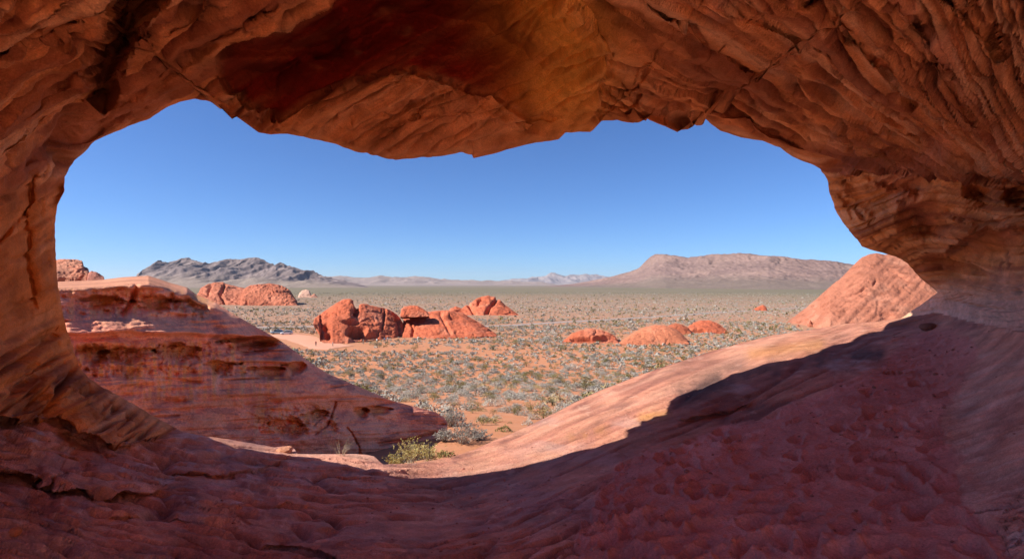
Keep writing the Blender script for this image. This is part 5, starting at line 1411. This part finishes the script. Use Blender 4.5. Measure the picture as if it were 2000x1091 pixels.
g = on_ground(560, 653.5); car('silver white car parked left of the hollowed red rock', (g[0], g[1], g[2] + 0.1), math.radians(196), plain_mat('silver_paint', (0.62, 0.62, 0.64), rough=0.3, spec=0.5))
g = on_ground(541, 652.0); car('grey blue car half hidden behind the edge of the shaded hill', (g[0], g[1], g[2] + 0.1), math.radians(188), plain_mat('blue_grey_paint', (0.16, 0.25, 0.33), rough=0.3, spec=0.5))

# ---- visitors on foot, each one skinned figure
def person(label, px_, py_, shirt, trousers, hair, rz=0.0, stride=0.18, arm=0.12, Yv=None):
    J = {'pel': (0, 0, .95, .125), 'wai': (0, 0, 1.08, .115), 'che': (0, 0.01, 1.30, .15), 'nec': (0, .01, 1.47, .055), 'hd0': (0, .02, 1.56, .085), 'hd1': (0, .02, 1.66, .095), 'hd2': (0, .01, 1.74, .06)}
    E = [('pel', 'wai'), ('wai', 'che'), ('che', 'nec'), ('nec', 'hd0'), ('hd0', 'hd1'), ('hd1', 'hd2')]
    for s, nm in ((-1, 'l'), (1, 'r')):
        st = stride * s
        J.update({nm + 'hip': (s * .10, 0, .88, .10), nm + 'kne': (s * .11, st * .6 + .02, .50, .065), nm + 'ank': (s * .11, st - .02, .09, .042), nm + 'toe': (s * .12, st + .15, .035, .035),
                  nm + 'sho': (s * .19, 0, 1.40, .062), nm + 'elb': (s * .25, -st * arm * 2, 1.12, .045), nm + 'wri': (s * .26, .06 - st * arm * 4, .88, .032), nm + 'han': (s * .26, .08 - st * arm * 4, .79, .036)})
        E += [('pel', nm + 'hip'), (nm + 'hip', nm + 'kne'), (nm + 'kne', nm + 'ank'), (nm + 'ank', nm + 'toe'), ('che', nm + 'sho'), (nm + 'sho', nm + 'elb'), (nm + 'elb', nm + 'wri'), (nm + 'wri', nm + 'han')]
    ks = list(J); me = bpy.data.meshes.new('person')
    me.from_pydata([J[k][:3] for k in ks], [(ks.index(a), ks.index(b)) for a, b in E], [])
    o = bpy.data.objects.new('person', me); COL.objects.link(o)
    md = o.modifiers.new('skin', 'SKIN')
    if not me.skin_vertices: me.skin_vertices.new()
    for i, k in enumerate(ks): me.skin_vertices[0].data[i].radius = (J[k][3], J[k][3])
    me.skin_vertices[0].data[0].use_root = True
    sb = o.modifiers.new('sub', 'SUBSURF'); sb.levels = 1; sb.render_levels = 1
    dg_ = bpy.context.evaluated_depsgraph_get(); ev = bpy.data.meshes.new_from_object(o.evaluated_get(dg_))
    o.modifiers.clear(); o.data = ev
    n = len(ev.vertices); co = np.empty(n * 3); ev.vertices.foreach_get('co', co); co = co.reshape(-1, 3)
    col = np.zeros((n, 4)); col[:, 3] = 1
    z = co[:, 2]; out = np.abs(co[:, 0]) > 0.2
    col[:, :3] = np.array((0.45, 0.26, 0.18))
    col[(z < 0.98)] [:, :3] = trousers
    m = (z < 0.98) & ~(out & (z > 0.5)); col[m, :3] = trousers
    m = (z >= 0.98) & (z < 1.49); col[m, :3] = shirt
    m = z < 0.08; col[m, :3] = (0.06, 0.05, 0.05)
    m = (z > 1.66) | ((z > 1.54) & (co[:, 1] < -0.02)); col[m, :3] = hair
    a = ev.color_attributes.new('Col', 'FLOAT_COLOR', 'POINT'); a.data.foreach_set('color', col.astype(np.float32).ravel())
    for p in ev.polygons: p.use_smooth = True
    ev.materials.clear(); ev.materials.append(M_CLOTH)
    g = on_ground(px_, py_)
    o.location = (g[0], g[1], g[2] + 0.0); o.rotation_euler = (0, 0, rz)
    return tag(o, label, 'person')
M_CLOTH = plain_mat('clothing', (0.5, 0.5, 0.5), attr=True)
person('person in dark red clothes standing left of the hollowed rock', 617, 676, (0.20, 0.04, 0.04), (0.04, 0.03, 0.04), (0.03, 0.02, 0.02), 0.4)
person('person in grey standing at the lit foot of the hollowed rock', 650, 677, (0.35, 0.33, 0.32), (0.20, 0.15, 0.12), (0.08, 0.05, 0.03), 2.0)
person('person in beige standing before the shaded hollow of the rock', 710, 672, (0.50, 0.42, 0.33), (0.34, 0.27, 0.2), (0.10, 0.06, 0.03), 1.0)
person('person in white top and teal trousers near the red rock', 736, 670, (0.75, 0.75, 0.72), (0.05, 0.24, 0.25), (0.05, 0.03, 0.02), -0.6)
person('person in white top and dark blue trousers beside the red rock', 757, 667, (0.72, 0.72, 0.72), (0.05, 0.07, 0.14), (0.04, 0.03, 0.02), 0.2)
person('person in blue at the right end of the group by the rock', 751, 668, (0.10, 0.17, 0.33), (0.06, 0.07, 0.10), (0.04, 0.03, 0.02), 2.6)

print('total tris', sum(len(o.data.loops) - 2 * len(o.data.polygons) for o in sc.objects if o.type == 'MESH'))
# ---- thin desert air
hz = bpy.data.meshes.new('haze')
B0, B1 = (-31000.0, -31000.0, -24.0), (31000.0, 31000.0, 620.0)
vs = [(x, y, z) for z in (B0[2], B1[2]) for y in (B0[1], B1[1]) for x in (B0[0], B1[0])]
hz.from_pydata(vs, [], [(0, 2, 3, 1), (4, 5, 7, 6), (0, 1, 5, 4), (2, 6, 7, 3), (0, 4, 6, 2), (1, 3, 7, 5)]); hz.update()
mh = bpy.data.materials.new('haze_air'); mh.use_nodes = True
for nd in list(mh.node_tree.nodes):
    if nd.type != 'OUTPUT_MATERIAL': mh.node_tree.nodes.remove(nd)
pv = mh.node_tree.nodes.new('ShaderNodeVolumePrincipled')
pv.inputs['Color'].default_value = (0.80, 0.88, 1.0, 1); pv.inputs['Density'].default_value = 1.5e-5; pv.inputs['Anisotropy'].default_value = 0.2
mh.node_tree.links.new(pv.outputs[0], mh.node_tree.nodes['Material Output'].inputs['Volume'])
hz.materials.append(mh)
hzo = bpy.data.objects.new('haze', hz); COL.objects.link(hzo); hzo['kind'] = 'stuff'; hzo['label'] = 'thin clear desert air'
sc.cycles.volume_bounces = 0
